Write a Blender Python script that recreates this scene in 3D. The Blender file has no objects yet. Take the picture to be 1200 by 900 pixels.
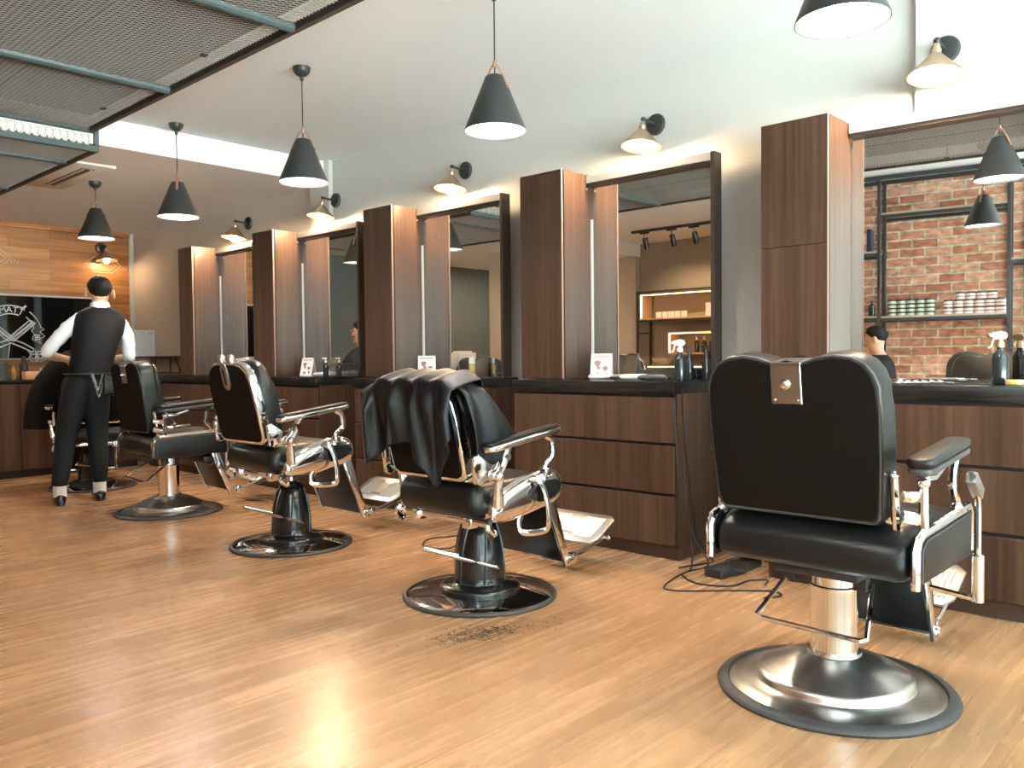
import bpy, bmesh, math, random
from mathutils import Vector, Matrix
random.seed(7)
PI = math.pi
SC = bpy.context.scene
COL = SC.collection
R = math.radians

# ---------------------------------------------------------------- helpers
def link(o):
    COL.objects.link(o)
    return o

def thing(name, label, cat, loc=(0, 0, 0), rz=0.0, group=None):
    o = bpy.data.objects.new(name, None)
    o.empty_display_size = 0.05
    o.location = loc
    o.rotation_euler = (0, 0, rz)
    o['label'] = label
    o['category'] = cat
    if group:
        o['group'] = group
    return link(o)

def tag(o, label, cat, group=None, kind=None):
    o['label'] = label
    o['category'] = cat
    if group:
        o['group'] = group
    if kind:
        o['kind'] = kind
    return o

def mesh_obj(name, bm, mat, parent=None, smooth=35, label=None):
    me = bpy.data.meshes.new(name)
    bmesh.ops.recalc_face_normals(bm, faces=bm.faces)
    bm.to_mesh(me)
    bm.free()
    if smooth:
        for p in me.polygons:
            p.use_smooth = True
        me.set_sharp_from_angle(angle=R(smooth))
    if mat is not None:
        me.materials.append(mat)
    o = bpy.data.objects.new(name, me)
    link(o)
    if parent is not None:
        o.parent = parent
    if label:
        o['label'] = label
    return o

def struct(name, bm, mat, parent=None, smooth=0):
    o = mesh_obj(name, bm, mat, parent, smooth)
    if parent is None:
        o['kind'] = 'structure'
    return o

def copy_tree(o, parent=None):
    c = o.copy()
    COL.objects.link(c)
    if parent is not None:
        c.parent = parent
    for ch in list(o.children):
        copy_tree(ch, c)
    return c

def dup(o, loc, rz=None, label=None, group=None):
    c = copy_tree(o)
    c.location = loc
    if rz is not None:
        c.rotation_euler = (0, 0, rz)
    if label:
        c['label'] = label
    if group:
        c['group'] = group
    return c

def BM():
    return bmesh.new()

def box(bm, x0, x1, y0, y1, z0, z1, bev=0.0, seg=2, mat=None):
    vs = [bm.verts.new((x, y, z)) for x in (x0, x1) for y in (y0, y1) for z in (z0, z1)]
    idx = [(0, 1, 3, 2), (4, 6, 7, 5), (0, 4, 5, 1), (2, 3, 7, 6), (0, 2, 6, 4), (1, 5, 7, 3)]
    fs = [bm.faces.new([vs[i] for i in f]) for f in idx]
    if mat is not None:
        for v in vs:
            v.co = mat @ v.co
    if bev > 0:
        es = set()
        for f in fs:
            es.update(f.edges)
        bmesh.ops.bevel(bm, geom=list(es), offset=bev, segments=seg, profile=0.5, affect='EDGES')
    return bm

def lathe(bm, prof, n=32, c=(0, 0, 0), mat=None, cap=True):
    rings = []
    c = Vector(c)
    for r, z in prof:
        ring = []
        for i in range(n):
            a = 2 * PI * i / n
            v = Vector((r * math.cos(a), r * math.sin(a), z))
            if mat is not None:
                v = mat @ v
            ring.append(bm.verts.new(v + c))
        rings.append(ring)
    for a, b in zip(rings, rings[1:]):
        for i in range(n):
            j = (i + 1) % n
            bm.faces.new((a[i], a[j], b[j], b[i]))
    if cap:
        if prof[0][0] > 1e-6:
            bm.faces.new(rings[0][::-1])
        if prof[-1][0] > 1e-6:
            bm.faces.new(rings[-1])
    return bm

def catmull(pts, k=6, closed=False):
    P = [Vector(p) for p in pts]
    out = []
    n = len(P)
    rng = range(n) if closed else range(n - 1)
    for i in rng:
        p1, p2 = P[i], P[(i + 1) % n]
        p0 = P[i - 1] if (closed or i > 0) else p1 + (p1 - p2)
        p3 = P[(i + 2) % n] if (closed or i + 2 < n) else p2 + (p2 - p1)
        for j in range(k):
            t = j / k
            out.append(0.5 * ((2 * p1) + (p2 - p0) * t + (2 * p0 - 5 * p1 + 4 * p2 - p3) * t * t + (3 * p1 - p0 - 3 * p2 + p3) * t ** 3))
    if not closed:
        out.append(P[-1].copy())
    return out

def tube(bm, pts, r=0.01, n=8, closed=False, sx=1.0, up=None):
    """tube along pts; r may be a list; sx flattens the section; up fixes the section's frame"""
    P = [Vector(p) for p in pts]
    m = len(P)
    rings = []
    prev = None
    for i in range(m):
        if closed:
            t = P[(i + 1) % m] - P[i - 1]
        else:
            t = P[min(i + 1, m - 1)] - P[max(i - 1, 0)]
        if t.length < 1e-9:
            t = Vector((0, 0, 1))
        t.normalize()
        if up is not None:
            a = Vector(up)
            a = a - t * a.dot(t)
            if a.length < 1e-4:
                a = prev.copy() if prev else t.orthogonal()
        elif prev is None:
            a = t.orthogonal()
        else:
            a = prev - t * prev.dot(t)
            if a.length < 1e-6:
                a = t.orthogonal()
        a.normalize()
        prev = a
        b = t.cross(a)
        rr = r[i] if isinstance(r, (list, tuple)) else r
        rings.append([bm.verts.new(P[i] + (a * math.cos(2 * PI * k / n + PI / n) * sx + b * math.sin(2 * PI * k / n + PI / n)) * rr) for k in range(n)])
    pairs = list(zip(rings, rings[1:]))
    if closed:
        pairs.append((rings[-1], rings[0]))
    for A, B in pairs:
        for k in range(n):
            j = (k + 1) % n
            bm.faces.new((A[k], A[j], B[j], B[k]))
    if not closed:
        bm.faces.new(rings[0][::-1])
        bm.faces.new(rings[-1])
    return bm

def prism(bm, outline, d0, d1, axis='y', bev=0.0, seg=2, mat=None):
    """outline: 2D points; extruded along axis from d0 to d1. axis y: (x,z); axis x: (y,z); axis z: (x,y)"""
    def P(a, b, d):
        if axis == 'y':
            v = Vector((a, d, b))
        elif axis == 'x':
            v = Vector((d, a, b))
        else:
            v = Vector((a, b, d))
        return mat @ v if mat is not None else v
    A = [bm.verts.new(P(a, b, d0)) for a, b in outline]
    B = [bm.verts.new(P(a, b, d1)) for a, b in outline]
    n = len(A)
    f0 = bm.faces.new(A)
    f1 = bm.faces.new(B[::-1])
    for i in range(n):
        j = (i + 1) % n
        bm.faces.new((A[i], B[i], B[j], A[j]))
    if bev > 0:
        es = list(f0.edges) + list(f1.edges)
        bmesh.ops.bevel(bm, geom=es, offset=bev, segments=seg, profile=0.5, affect='EDGES')
    return bm

def sphere(bm, c, r, nu=16, nv=10, sc=(1, 1, 1)):
    prof = [(r * math.sin(PI * i / nv) if 0 < i < nv else 0.0005, -r * math.cos(PI * i / nv)) for i in range(nv + 1)]
    M = Matrix.Diagonal((sc[0], sc[1], sc[2], 1))
    return lathe(bm, prof, nu, c, M)

def rrect(w0, w1, h0, h1, r, k=5):
    out = []
    for cx, cy, a0 in ((w1 - r, h1 - r, 0), (w0 + r, h1 - r, 90), (w0 + r, h0 + r, 180), (w1 - r, h0 + r, 270)):
        for i in range(k + 1):
            a = R(a0 + 90 * i / k)
            out.append((cx + r * math.cos(a), cy + r * math.sin(a)))
    return out

def ident(m):
    return m

# ---------------------------------------------------------------- materials
def _new(name):
    m = bpy.data.materials.new(name)
    m.use_nodes = True
    nt = m.node_tree
    b = nt.nodes['Principled BSDF']
    return m, nt, b

def simple(name, col, rough=0.5, metal=0.0, spec=0.5, emit=None, es=0.0, var=0.0, vscale=8.0, bump=0.0, bscale=200.0, coat=0.0):
    m, nt, b = _new(name)
    b.inputs['Base Color'].default_value = (*col, 1)
    b.inputs['Roughness'].default_value = rough
    b.inputs['Metallic'].default_value = metal
    b.inputs['Specular IOR Level'].default_value = spec
    if coat:
        b.inputs['Coat Weight'].default_value = coat
        b.inputs['Coat Roughness'].default_value = 0.08
    if emit:
        b.inputs['Emission Color'].default_value = (*emit, 1)
        b.inputs['Emission Strength'].default_value = es
    tc = nt.nodes.new('ShaderNodeTexCoord')
    if var > 0:
        n = nt.nodes.new('ShaderNodeTexNoise')
        n.inputs['Scale'].default_value = vscale
        n.inputs['Detail'].default_value = 4
        nt.links.new(tc.outputs['Object'], n.inputs['Vector'])
        mx = nt.nodes.new('ShaderNodeMix')
        mx.data_type = 'RGBA'
        mx.inputs[6].default_value = (*[c * (1 - var) for c in col], 1)
        mx.inputs[7].default_value = (*[min(1, c * (1 + var)) for c in col], 1)
        nt.links.new(n.outputs['Fac'], mx.inputs[0])
        nt.links.new(mx.outputs[2], b.inputs['Base Color'])
    if bump > 0:
        n2 = nt.nodes.new('ShaderNodeTexNoise')
        n2.inputs['Scale'].default_value = bscale
        n2.inputs['Detail'].default_value = 3
        nt.links.new(tc.outputs['Object'], n2.inputs['Vector'])
        bp = nt.nodes.new('ShaderNodeBump')
        bp.inputs['Strength'].default_value = bump
        bp.inputs['Distance'].default_value = 0.002
        nt.links.new(n2.outputs['Fac'], bp.inputs['Height'])
        nt.links.new(bp.outputs['Normal'], b.inputs['Normal'])
    return m

def grain(name, dark, mid, light, axis='z', fine=60.0, rough=0.38, stretch=0.02, contrast=1.0, perobj=True, coat=0.0):
    """laminate with grain running along the axis"""
    m, nt, b = _new(name)
    N, L = nt.nodes, nt.links
    tc = N.new('ShaderNodeTexCoord')
    mp = N.new('ShaderNodeMapping')
    s = [1, 1, 1]
    s['xyz'.index(axis)] = stretch
    mp.inputs['Scale'].default_value = s
    L.new(tc.outputs['Object'], mp.inputs['Vector'])
    vec = mp.outputs['Vector']
    if perobj:
        oi = N.new('ShaderNodeObjectInfo')
        ad = N.new('ShaderNodeVectorMath')
        ad.operation = 'MULTIPLY_ADD'
        ad.inputs[0].default_value = (3.7, 5.3, 2.9)
        L.new(oi.outputs['Random'], ad.inputs[1])
        L.new(vec, ad.inputs[2])
        vec = ad.outputs[0]
    a = N.new('ShaderNodeTexNoise')
    a.inputs['Scale'].default_value = fine
    a.inputs['Detail'].default_value = 5
    a.inputs['Roughness'].default_value = 0.6
    L.new(vec, a.inputs['Vector'])
    c = N.new('ShaderNodeTexNoise')
    c.inputs['Scale'].default_value = fine * 0.16
    c.inputs['Detail'].default_value = 3
    L.new(vec, c.inputs['Vector'])
    ma = N.new('ShaderNodeMath')
    ma.operation = 'MULTIPLY_ADD'
    ma.inputs[1].default_value = 0.45
    L.new(a.outputs['Fac'], ma.inputs[0])
    mb = N.new('ShaderNodeMath')
    mb.operation = 'MULTIPLY'
    mb.inputs[1].default_value = 0.55
    L.new(c.outputs['Fac'], mb.inputs[0])
    L.new(mb.outputs[0], ma.inputs[2])
    cr = N.new('ShaderNodeValToRGB')
    e = cr.color_ramp.elements
    h = 0.17 / contrast
    e[0].position, e[0].color = 0.5 - h, (*dark, 1)
    e[1].position, e[1].color = 0.5 + h, (*light, 1)
    x = e.new(0.5)
    x.color = (*mid, 1)
    L.new(ma.outputs[0], cr.inputs['Fac'])
    L.new(cr.outputs['Color'], b.inputs['Base Color'])
    b.inputs['Roughness'].default_value = rough
    b.inputs['Specular IOR Level'].default_value = 0.3
    if coat:
        b.inputs['Coat Weight'].default_value = coat
        b.inputs['Coat Roughness'].default_value = 0.15
    return m

def planks(name, axis_map, bw, bh, c1, c2, mortar, msize, rough, fine=40, bump=0.15, stretch=0.03, mottle=0.0, rv=0.0, bias=0.0):
    """boards or bricks laid in courses; axis_map picks the object axes used for (along, across)"""
    m, nt, b = _new(name)
    N, L = nt.nodes, nt.links
    tc = N.new('ShaderNodeTexCoord')
    sp = N.new('ShaderNodeSeparateXYZ')
    L.new(tc.outputs['Object'], sp.inputs[0])
    cb = N.new('ShaderNodeCombineXYZ')
    L.new(sp.outputs['XYZ'.index(axis_map[0])], cb.inputs[0])
    L.new(sp.outputs['XYZ'.index(axis_map[1])], cb.inputs[1])
    br = N.new('ShaderNodeTexBrick')
    br.offset = 0.37 if bw > 0.5 else 0.5
    br.inputs['Scale'].default_value = 1
    br.inputs['Brick Width'].default_value = bw
    br.inputs['Row Height'].default_value = bh
    br.inputs['Mortar Size'].default_value = msize
    br.inputs['Mortar Smooth'].default_value = 0.2
    br.inputs['Bias'].default_value = bias
    br.inputs['Color1'].default_value = (*c1, 1)
    br.inputs['Color2'].default_value = (*c2, 1)
    br.inputs['Mortar'].default_value = (*mortar, 1)
    L.new(cb.outputs[0], br.inputs['Vector'])
    mp = N.new('ShaderNodeMapping')
    mp.inputs['Scale'].default_value = (stretch, 1, 1)
    L.new(cb.outputs[0], mp.inputs['Vector'])
    n = N.new('ShaderNodeTexNoise')
    n.inputs['Scale'].default_value = fine
    n.inputs['Detail'].default_value = 5
    L.new(mp.outputs[0], n.inputs['Vector'])
    mr = N.new('ShaderNodeMapRange')
    mr.inputs['From Min'].default_value = 0.3
    mr.inputs['From Max'].default_value = 0.7
    mr.inputs['To Min'].default_value = 0.82 - mottle
    mr.inputs['To Max'].default_value = 1.12 + mottle
    L.new(n.outputs['Fac'], mr.inputs['Value'])
    mu = N.new('ShaderNodeVectorMath')
    mu.operation = 'SCALE'
    L.new(br.outputs['Color'], mu.inputs[0])
    L.new(mr.outputs[0], mu.inputs['Scale'])
    L.new(mu.outputs[0], b.inputs['Base Color'])
    b.inputs['Roughness'].default_value = rough
    if rv:
        m2 = N.new('ShaderNodeMapRange')
        m2.inputs['To Min'].default_value = rough - rv
        m2.inputs['To Max'].default_value = rough + rv
        L.new(n.outputs['Fac'], m2.inputs['Value'])
        L.new(m2.outputs[0], b.inputs['Roughness'])
    bp = N.new('ShaderNodeBump')
    bp.inputs['Strength'].default_value = bump
    bp.inputs['Distance'].default_value = 0.004
    inv = N.new('ShaderNodeMath')
    inv.operation = 'SUBTRACT'
    inv.inputs[0].default_value = 1.0
    L.new(br.outputs['Fac'], inv.inputs[1])
    L.new(inv.outputs[0], bp.inputs['Height'])
    L.new(bp.outputs['Normal'], b.inputs['Normal'])
    return m

def pane_mat(name):
    m = bpy.data.materials.new(name)
    m.use_nodes = True
    nt = m.node_tree
    nt.nodes.clear()
    o = nt.nodes.new('ShaderNodeOutputMaterial')
    t = nt.nodes.new('ShaderNodeBsdfTransparent')
    g = nt.nodes.new('ShaderNodeBsdfGlossy')
    g.inputs['Roughness'].default_value = 0.02
    mx = nt.nodes.new('ShaderNodeMixShader')
    mx.inputs[0].default_value = 0.06
    nt.links.new(t.outputs[0], mx.inputs[1])
    nt.links.new(g.outputs[0], mx.inputs[2])
    nt.links.new(mx.outputs[0], o.inputs[0])
    return m

M = {}
M['paint'] = simple('wall_paint', (0.50, 0.50, 0.48), 0.75, var=0.02, vscale=3)
M['ceil'] = simple('ceiling_paint', (0.83, 0.895, 0.935), 0.8, var=0.015, vscale=2)
M['ceil_low'] = simple('low_ceiling_paint', (0.84, 0.835, 0.82), 0.8, var=0.015, vscale=2)
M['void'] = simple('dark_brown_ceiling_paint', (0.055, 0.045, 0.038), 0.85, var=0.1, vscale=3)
M['beige'] = simple('beige_paint', (0.50, 0.42, 0.33), 0.75, var=0.03, vscale=3)
M['taupe'] = simple('taupe_paint', (0.30, 0.245, 0.19), 0.75, var=0.04, vscale=3)
M['dark_wall'] = simple('dark_green_grey_paint', (0.075, 0.085, 0.08), 0.7, var=0.05, vscale=3)
M['floor'] = planks('oak_floor', 'XY', 1.25, 0.135, (0.40, 0.218, 0.106), (0.495, 0.284, 0.147), (0.235, 0.12, 0.057), 0.0012, 0.27, fine=30, bump=0.08, stretch=0.06, mottle=0.02, rv=0.05)
M['brick'] = planks('red_brick', 'YZ', 0.228, 0.086, (0.36, 0.125, 0.07), (0.62, 0.34, 0.23), (0.56, 0.50, 0.38), 0.0105, 0.85, fine=22, bump=0.9, stretch=0.6, mottle=0.28)
M['farwood'] = planks('honey_wood_boards', 'XZ', 1.1, 0.115, (0.29, 0.105, 0.028), (0.47, 0.205, 0.062), (0.15, 0.05, 0.015), 0.0015, 0.35, fine=26, bump=0.1, stretch=0.08, mottle=0.1)
M['walnut'] = grain('walnut_laminate', (0.038, 0.019, 0.0115), (0.071, 0.037, 0.0225), (0.113, 0.065, 0.042), 'z', 55, 0.36, 0.02)
M['walnut_flat'] = grain('walnut_laminate_plain', (0.075, 0.038, 0.025), (0.105, 0.054, 0.036), (0.135, 0.073, 0.05), 'z', 55, 0.33, 0.02)
M['edge'] = simple('pale_edge_banding', (0.30, 0.20, 0.155), 0.5)
M['recess'] = simple('dark_recess', (0.022, 0.013, 0.011), 0.6)
M['toe'] = simple('dark_walnut_plinth', (0.07, 0.038, 0.025), 0.5, var=0.1, vscale=12)
M['top'] = simple('black_stone_top', (0.012, 0.011, 0.011), 0.16, var=0.2, vscale=60)
M['leather'] = simple('black_leather', (0.006, 0.0065, 0.007), 0.36, spec=0.38, bump=0.25, bscale=160)
M['rearpanel'] = simple('matt_black_back_board', (0.006, 0.0045, 0.004), 0.6, spec=0.1)
M['chrome'] = simple('polished_chrome', (0.86, 0.87, 0.88), 0.07, 1.0, var=0.03, vscale=40)
M['worn'] = simple('worn_chrome', (0.80, 0.80, 0.79), 0.27, 1.0, var=0.1, vscale=14)
M['steel'] = simple('brushed_steel', (0.50, 0.49, 0.47), 0.28, 1.0, var=0.08, vscale=60)
M['rubber'] = simple('black_rubber', (0.045, 0.045, 0.045), 0.5, var=0.15, vscale=40)
M['enamel'] = simple('black_enamel', (0.008, 0.011, 0.013), 0.2, spec=0.5, coat=0.3)
M['blackmetal'] = simple('black_powder_coated_metal', (0.022, 0.024, 0.026), 0.42, var=0.1, vscale=30)
M['teal'] = simple('blue_grey_steel', (0.062, 0.088, 0.094), 0.42, 0.2, var=0.12, vscale=20)
M['mesh'] = simple('expanded_metal', (0.34, 0.315, 0.29), 0.5, 0.2, var=0.1, vscale=30)
M['darkbeam'] = simple('dark_brown_steel', (0.030, 0.024, 0.022), 0.5, var=0.15, vscale=25)
M['shade'] = simple('charcoal_lamp_lacquer', (0.024, 0.027, 0.027), 0.45)
M['inner'] = simple('white_lamp_enamel', (0.9, 0.88, 0.84), 0.5)
M['strap'] = simple('copper_strap', (0.42, 0.24, 0.16), 0.35, 0.6)
M['brass'] = simple('aged_brass', (0.62, 0.46, 0.31), 0.32, 1.0, var=0.1, vscale=50)
M['frame'] = simple('dark_brown_mirror_frame', (0.045, 0.030, 0.024), 0.4, var=0.1, vscale=30)
M['palerail'] = simple('pale_grey_rail', (0.52, 0.48, 0.44), 0.5)
M['mirror'] = simple('mirror_silver', (0.90, 0.925, 0.915), 0.0, 1.0)
M['blackglass'] = simple('black_glass', (0.006, 0.007, 0.008), 0.05, spec=0.6)
M['silver'] = simple('silver_print', (0.75, 0.80, 0.80), 0.4)
M['white'] = simple('white_plastic', (0.82, 0.81, 0.78), 0.4)
M['paper'] = simple('white_card', (0.86, 0.83, 0.80), 0.6, var=0.02, vscale=20)
M['pink'] = simple('mauve_print', (0.30, 0.14, 0.15), 0.6)
M['cloth'] = simple('black_nylon_cape', (0.004, 0.005, 0.007), 0.46, spec=0.35, bump=1.0, bscale=20)
M['blackcloth'] = simple('black_cape_cloth', (0.003, 0.003, 0.0035), 0.75, spec=0.15)
M['skin'] = simple('skin', (0.56, 0.32, 0.22), 0.5, var=0.06, vscale=18)
M['hair'] = simple('black_hair', (0.006, 0.005, 0.0045), 0.6, spec=0.2, bump=0.6, bscale=120)
M['shirt'] = simple('white_cotton_shirt', (0.74, 0.78, 0.82), 0.7, bump=0.3, bscale=40)
M['vest'] = simple('black_waistcoat', (0.004, 0.004, 0.0045), 0.7, spec=0.2, bump=0.2, bscale=60)
M['trouser'] = simple('dark_blue_trousers', (0.007, 0.011, 0.015), 0.7, spec=0.25, bump=0.2, bscale=40)
M['sock'] = simple('white_sock', (0.78, 0.78, 0.76), 0.8)
M['shoe'] = simple('black_shoe_leather', (0.010, 0.010, 0.011), 0.25)
M['green'] = simple('green_print_tin', (0.50, 0.62, 0.50), 0.4)
M['jarwhite'] = simple('white_jar', (0.88, 0.85, 0.83), 0.4)
M['rose'] = simple('rose_label', (0.45, 0.22, 0.22), 0.5)
M['bottle'] = simple('dark_bottle', (0.02, 0.024, 0.026), 0.12, spec=0.6)
M['amber'] = simple('amber_glass', (0.35, 0.20, 0.06), 0.15)
M['yellow'] = simple('yellow_liquid_bottle', (0.62, 0.50, 0.16), 0.2)
M['cable'] = simple('black_cable', (0.012, 0.011, 0.011), 0.5)
M['litwood'] = simple('pale_oak_veneer', (0.60, 0.36, 0.18), 0.5, var=0.1, vscale=14)
M['shelfwood'] = simple('grey_oak_shelf', (0.36, 0.31, 0.26), 0.5, var=0.1, vscale=14)
M['pane'] = pane_mat('clear_window_pane')
M['alu'] = simple('dark_window_metal', (0.05, 0.052, 0.055), 0.4)
M['hairdust'] = simple('cut_hair', (0.02, 0.016, 0.014), 0.8)
M['ornament'] = simple('pale_painted_line', (0.62, 0.52, 0.40), 0.6)
M['ventwood'] = simple('vent_slot', (0.16, 0.10, 0.07), 0.6)
M['vent'] = simple('vent_white', (0.72, 0.68, 0.62), 0.5)
M['bulb_cool'] = simple('pendant_bulb_glow', (1, 1, 1), 0.5, emit=(1.0, 0.93, 0.86), es=600.0)
M['bulb_warm'] = simple('sconce_bulb_glow', (1, 1, 1), 0.5, emit=(1.0, 0.70, 0.40), es=850.0)
M['bulb_soft'] = simple('soft_bulb_glow', (1, 1, 1), 0.5, emit=(1.0, 0.70, 0.38), es=120.0)
M['beige_paint2'] = simple('warm_wall_paint', (0.52, 0.455, 0.39), 0.75, var=0.02, vscale=3)
M['down'] = simple('fill_downlight_glow', (1, 1, 1), 0.5, emit=(1.0, 0.78, 0.58), es=1300.0)  # glow of the downlights added unseen for the far end
M['strip_warm'] = simple('shelf_light_glow', (1, 1, 1), 0.5, emit=(1.0, 0.60, 0.28), es=9.0)
# ---------------------------------------------------------------- the room
H_EYE = 1.05
XW, XG = 4.20, 4.095           # wall plane, mirror plane
ZC, ZF = 2.745, 2.552          # ceiling near, ceiling beyond the step
YS = 6.0                       # ceiling step
YF = 9.94                      # far wall
YB = -3.6                      # shop front
XL = -0.45                     # brick wall
XD = -2.38                     # display wall

b = BM(); box(b, -3.2, 4.4, YB - 0.1, YF + 0.2, -0.1, 0.0); struct('floor', b, M['floor'])
b = BM(); box(b, -3.2, 4.4, YB - 0.1, YS - 0.0005, ZC, ZC + 0.1); box(b, -3.2, 0.6995, YS, 7.0995, ZC, ZC + 0.1); struct('ceiling', b, M['ceil'])
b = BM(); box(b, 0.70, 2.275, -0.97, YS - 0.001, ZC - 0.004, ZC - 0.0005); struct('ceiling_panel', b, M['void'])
b = BM(); box(b, 0.70, 4.4, YS, YF + 0.2, ZF, ZC + 0.1); box(b, -3.2, 0.6999, 7.1, YF + 0.2, ZF, ZC + 0.1); struct('ceiling_low', b, M['ceil_low'])
b = BM(); box(b, XW, XW + 0.15, YB, 6.2, 0, ZC); struct('wall_right', b, M['paint'])
b = BM(); box(b, XW, XW + 0.15, 6.2005, YF + 0.15, 0, ZC); struct('wall_right_far', b, M['beige_paint2'])
# shallow pilasters on the right wall
for i, (a0, a1) in enumerate(((0.968, 1.262), (5.93, 6.21))):
    b = BM(); box(b, XW - 0.04, XW + 0.02, a0, a1, 0, ZC if i == 0 else ZC); struct('trim_%d' % (i + 1), b, M['paint'])
b = BM(); box(b, 1.72, XW, YF, YF + 0.15, 0, ZC); struct('wall_far', b, M['farwood'])
b = BM(); box(b, -3.2, 1.72, YF, YF + 0.15, 0, ZC); struct('wall_far_dark', b, M['dark_wall'])
b = BM(); box(b, 4.15, 4.198, YF - 0.03, YF - 0.001, 0.0, ZF); struct('trim_3', b, M['palerail'])
b = BM(); box(b, 1.72, 4.15, YF - 0.05, YF - 0.001, ZF - 0.05, ZF - 0.001); struct('trim_4', b, M['farwood'])
# left side
b = BM(); box(b, XL - 0.2, XL, 0.75, 2.95, 0, ZC); struct('wall_left', b, M['brick'])
b = BM(); box(b, -3.2, XL - 0.2, 2.75, 2.95, 0, ZC); struct('wall_left_return', b, M['taupe'])
b = BM(); box(b, -3.2, XL - 0.2, 0.75, 0.95, 0, ZC); struct('wall_left_entrance', b, M['paint'])
b = BM(); box(b, -3.3, -3.2, YB, 0.85, 0, ZC); struct('wall_left_porch', b, M['paint'])
b = BM(); box(b, XD - 0.15, XD, 2.95, 7.12, 0, ZC); struct('wall_left_display', b, M['taupe'])
b = BM(); box(b, XD - 0.15, XD + 0.10, 7.12, 7.42, 0, ZC); box(b, XD - 0.15, XD + 0.02, 7.42, YF, 0, ZC); struct('wall_left_far', b, M['beige'])
b = BM(); box(b, -0.72, -0.42, 7.15, 8.38, 0, ZF); struct('trim_5', b, M['beige'])

# shop front with daylight
b = BM(); box(b, -3.2, 4.35, YB - 0.12, YB, 0, 0.12); box(b, -3.2, 4.35, YB - 0.12, YB, 2.70, ZC); box(b, 4.16, 4.35, YB - 0.12, YB, 0.12, 2.70); box(b, -3.2, -2.9, YB - 0.12, YB, 0.12, 2.70); struct('wall_front', b, M['paint'])
b = BM()
xs = [-2.9, -1.5, -0.1, 1.3, 2.75, 4.16]
for x in xs:
    box(b, x - 0.025, x + 0.025, YB - 0.09, YB - 0.03, 0.12, 2.70)
for z in (0.145, 2.675, 2.1):
    box(b, -2.9, 4.16, YB - 0.085, YB - 0.035, z - 0.025, z + 0.025)
w = struct('window_1', b, M['alu'])
b = BM(); box(b, -2.88, 4.14, YB - 0.063, YB - 0.057, 0.15, 2.67); mesh_obj('glass_pane', b, M['pane'], w, 0)
# skirting below the far wall's sides
b = BM(); box(b, XW - 0.012, XW - 0.001, 8.0, YF - 0.03, 0, 0.08); struct('baseboard_right', b, M['toe'])

# ---------------------------------------------------------------- storage towers
YT = [1.533, 3.110, 4.678, 6.253, 7.690]      # near faces
WT = [0.327, 0.327, 0.327, 0.327, 0.285]
ZT0, ZT1 = 0.922, 2.158
TL = ['tall walnut cupboard beside the nearest mirror, behind the front barber chair',
      'tall walnut cupboard left of the mirror reflecting the lit display shelf',
      'tall walnut cupboard above the caped chair, third from the front',
      'tall walnut cupboard behind the framed card and folded white towel, second from the far end',
      'tall walnut cupboard farthest along the wall, next to the small black shelf']
XT = 3.81
for i in range(5):
    y0, wd = YT[i], WT[i]
    t = thing('tall_cupboard', TL[i], 'cupboard', (XT, y0, ZT0), 0, 'tall cupboards between the mirrors')
    dz = ZT1 - ZT0
    b = BM(); box(b, 0.025, XW - XT - 0.004, 0, wd, 0, dz); mesh_obj('carcass', b, M['walnut'], t, 0)
    zs = (1.567 if i == 0 else ZT1 - 0.012) - ZT0
    b = BM(); box(b, 0.002, 0.020, 0.004, wd, 0.003, zs - 0.0015, 0.001); mesh_obj('lower_door', b, M['walnut'], t, 0)
    b = BM(); box(b, 0.002, 0.020, 0.004, wd, zs + 0.0015, dz, 0.001); mesh_obj('upper_door', b, M['walnut'], t, 0)
    b = BM(); box(b, 0.0, 0.012, -0.001, 0.004, 0.003, dz); mesh_obj('edge_strip', b, M['edge'], t, 0, 'pale edge strip')
    b = BM(); box(b, 0.020, 0.025, 0.006, wd, 0, dz); mesh_obj('shadow_gap', b, M['recess'], t, 0, 'dark gap behind the doors')
    if i in (1, 2, 3, 4):
        b = BM(); lathe(b, [(0.0075, -0.004), (0.0075, 0.002), (0.004, 0.004), (0.0005, 0.004)], 12, (0.245, -0.001, dz - 0.085), Matrix.Rotation(PI / 2, 4, 'X')); mesh_obj('screw_cap', b, M['steel'], t)

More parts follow.
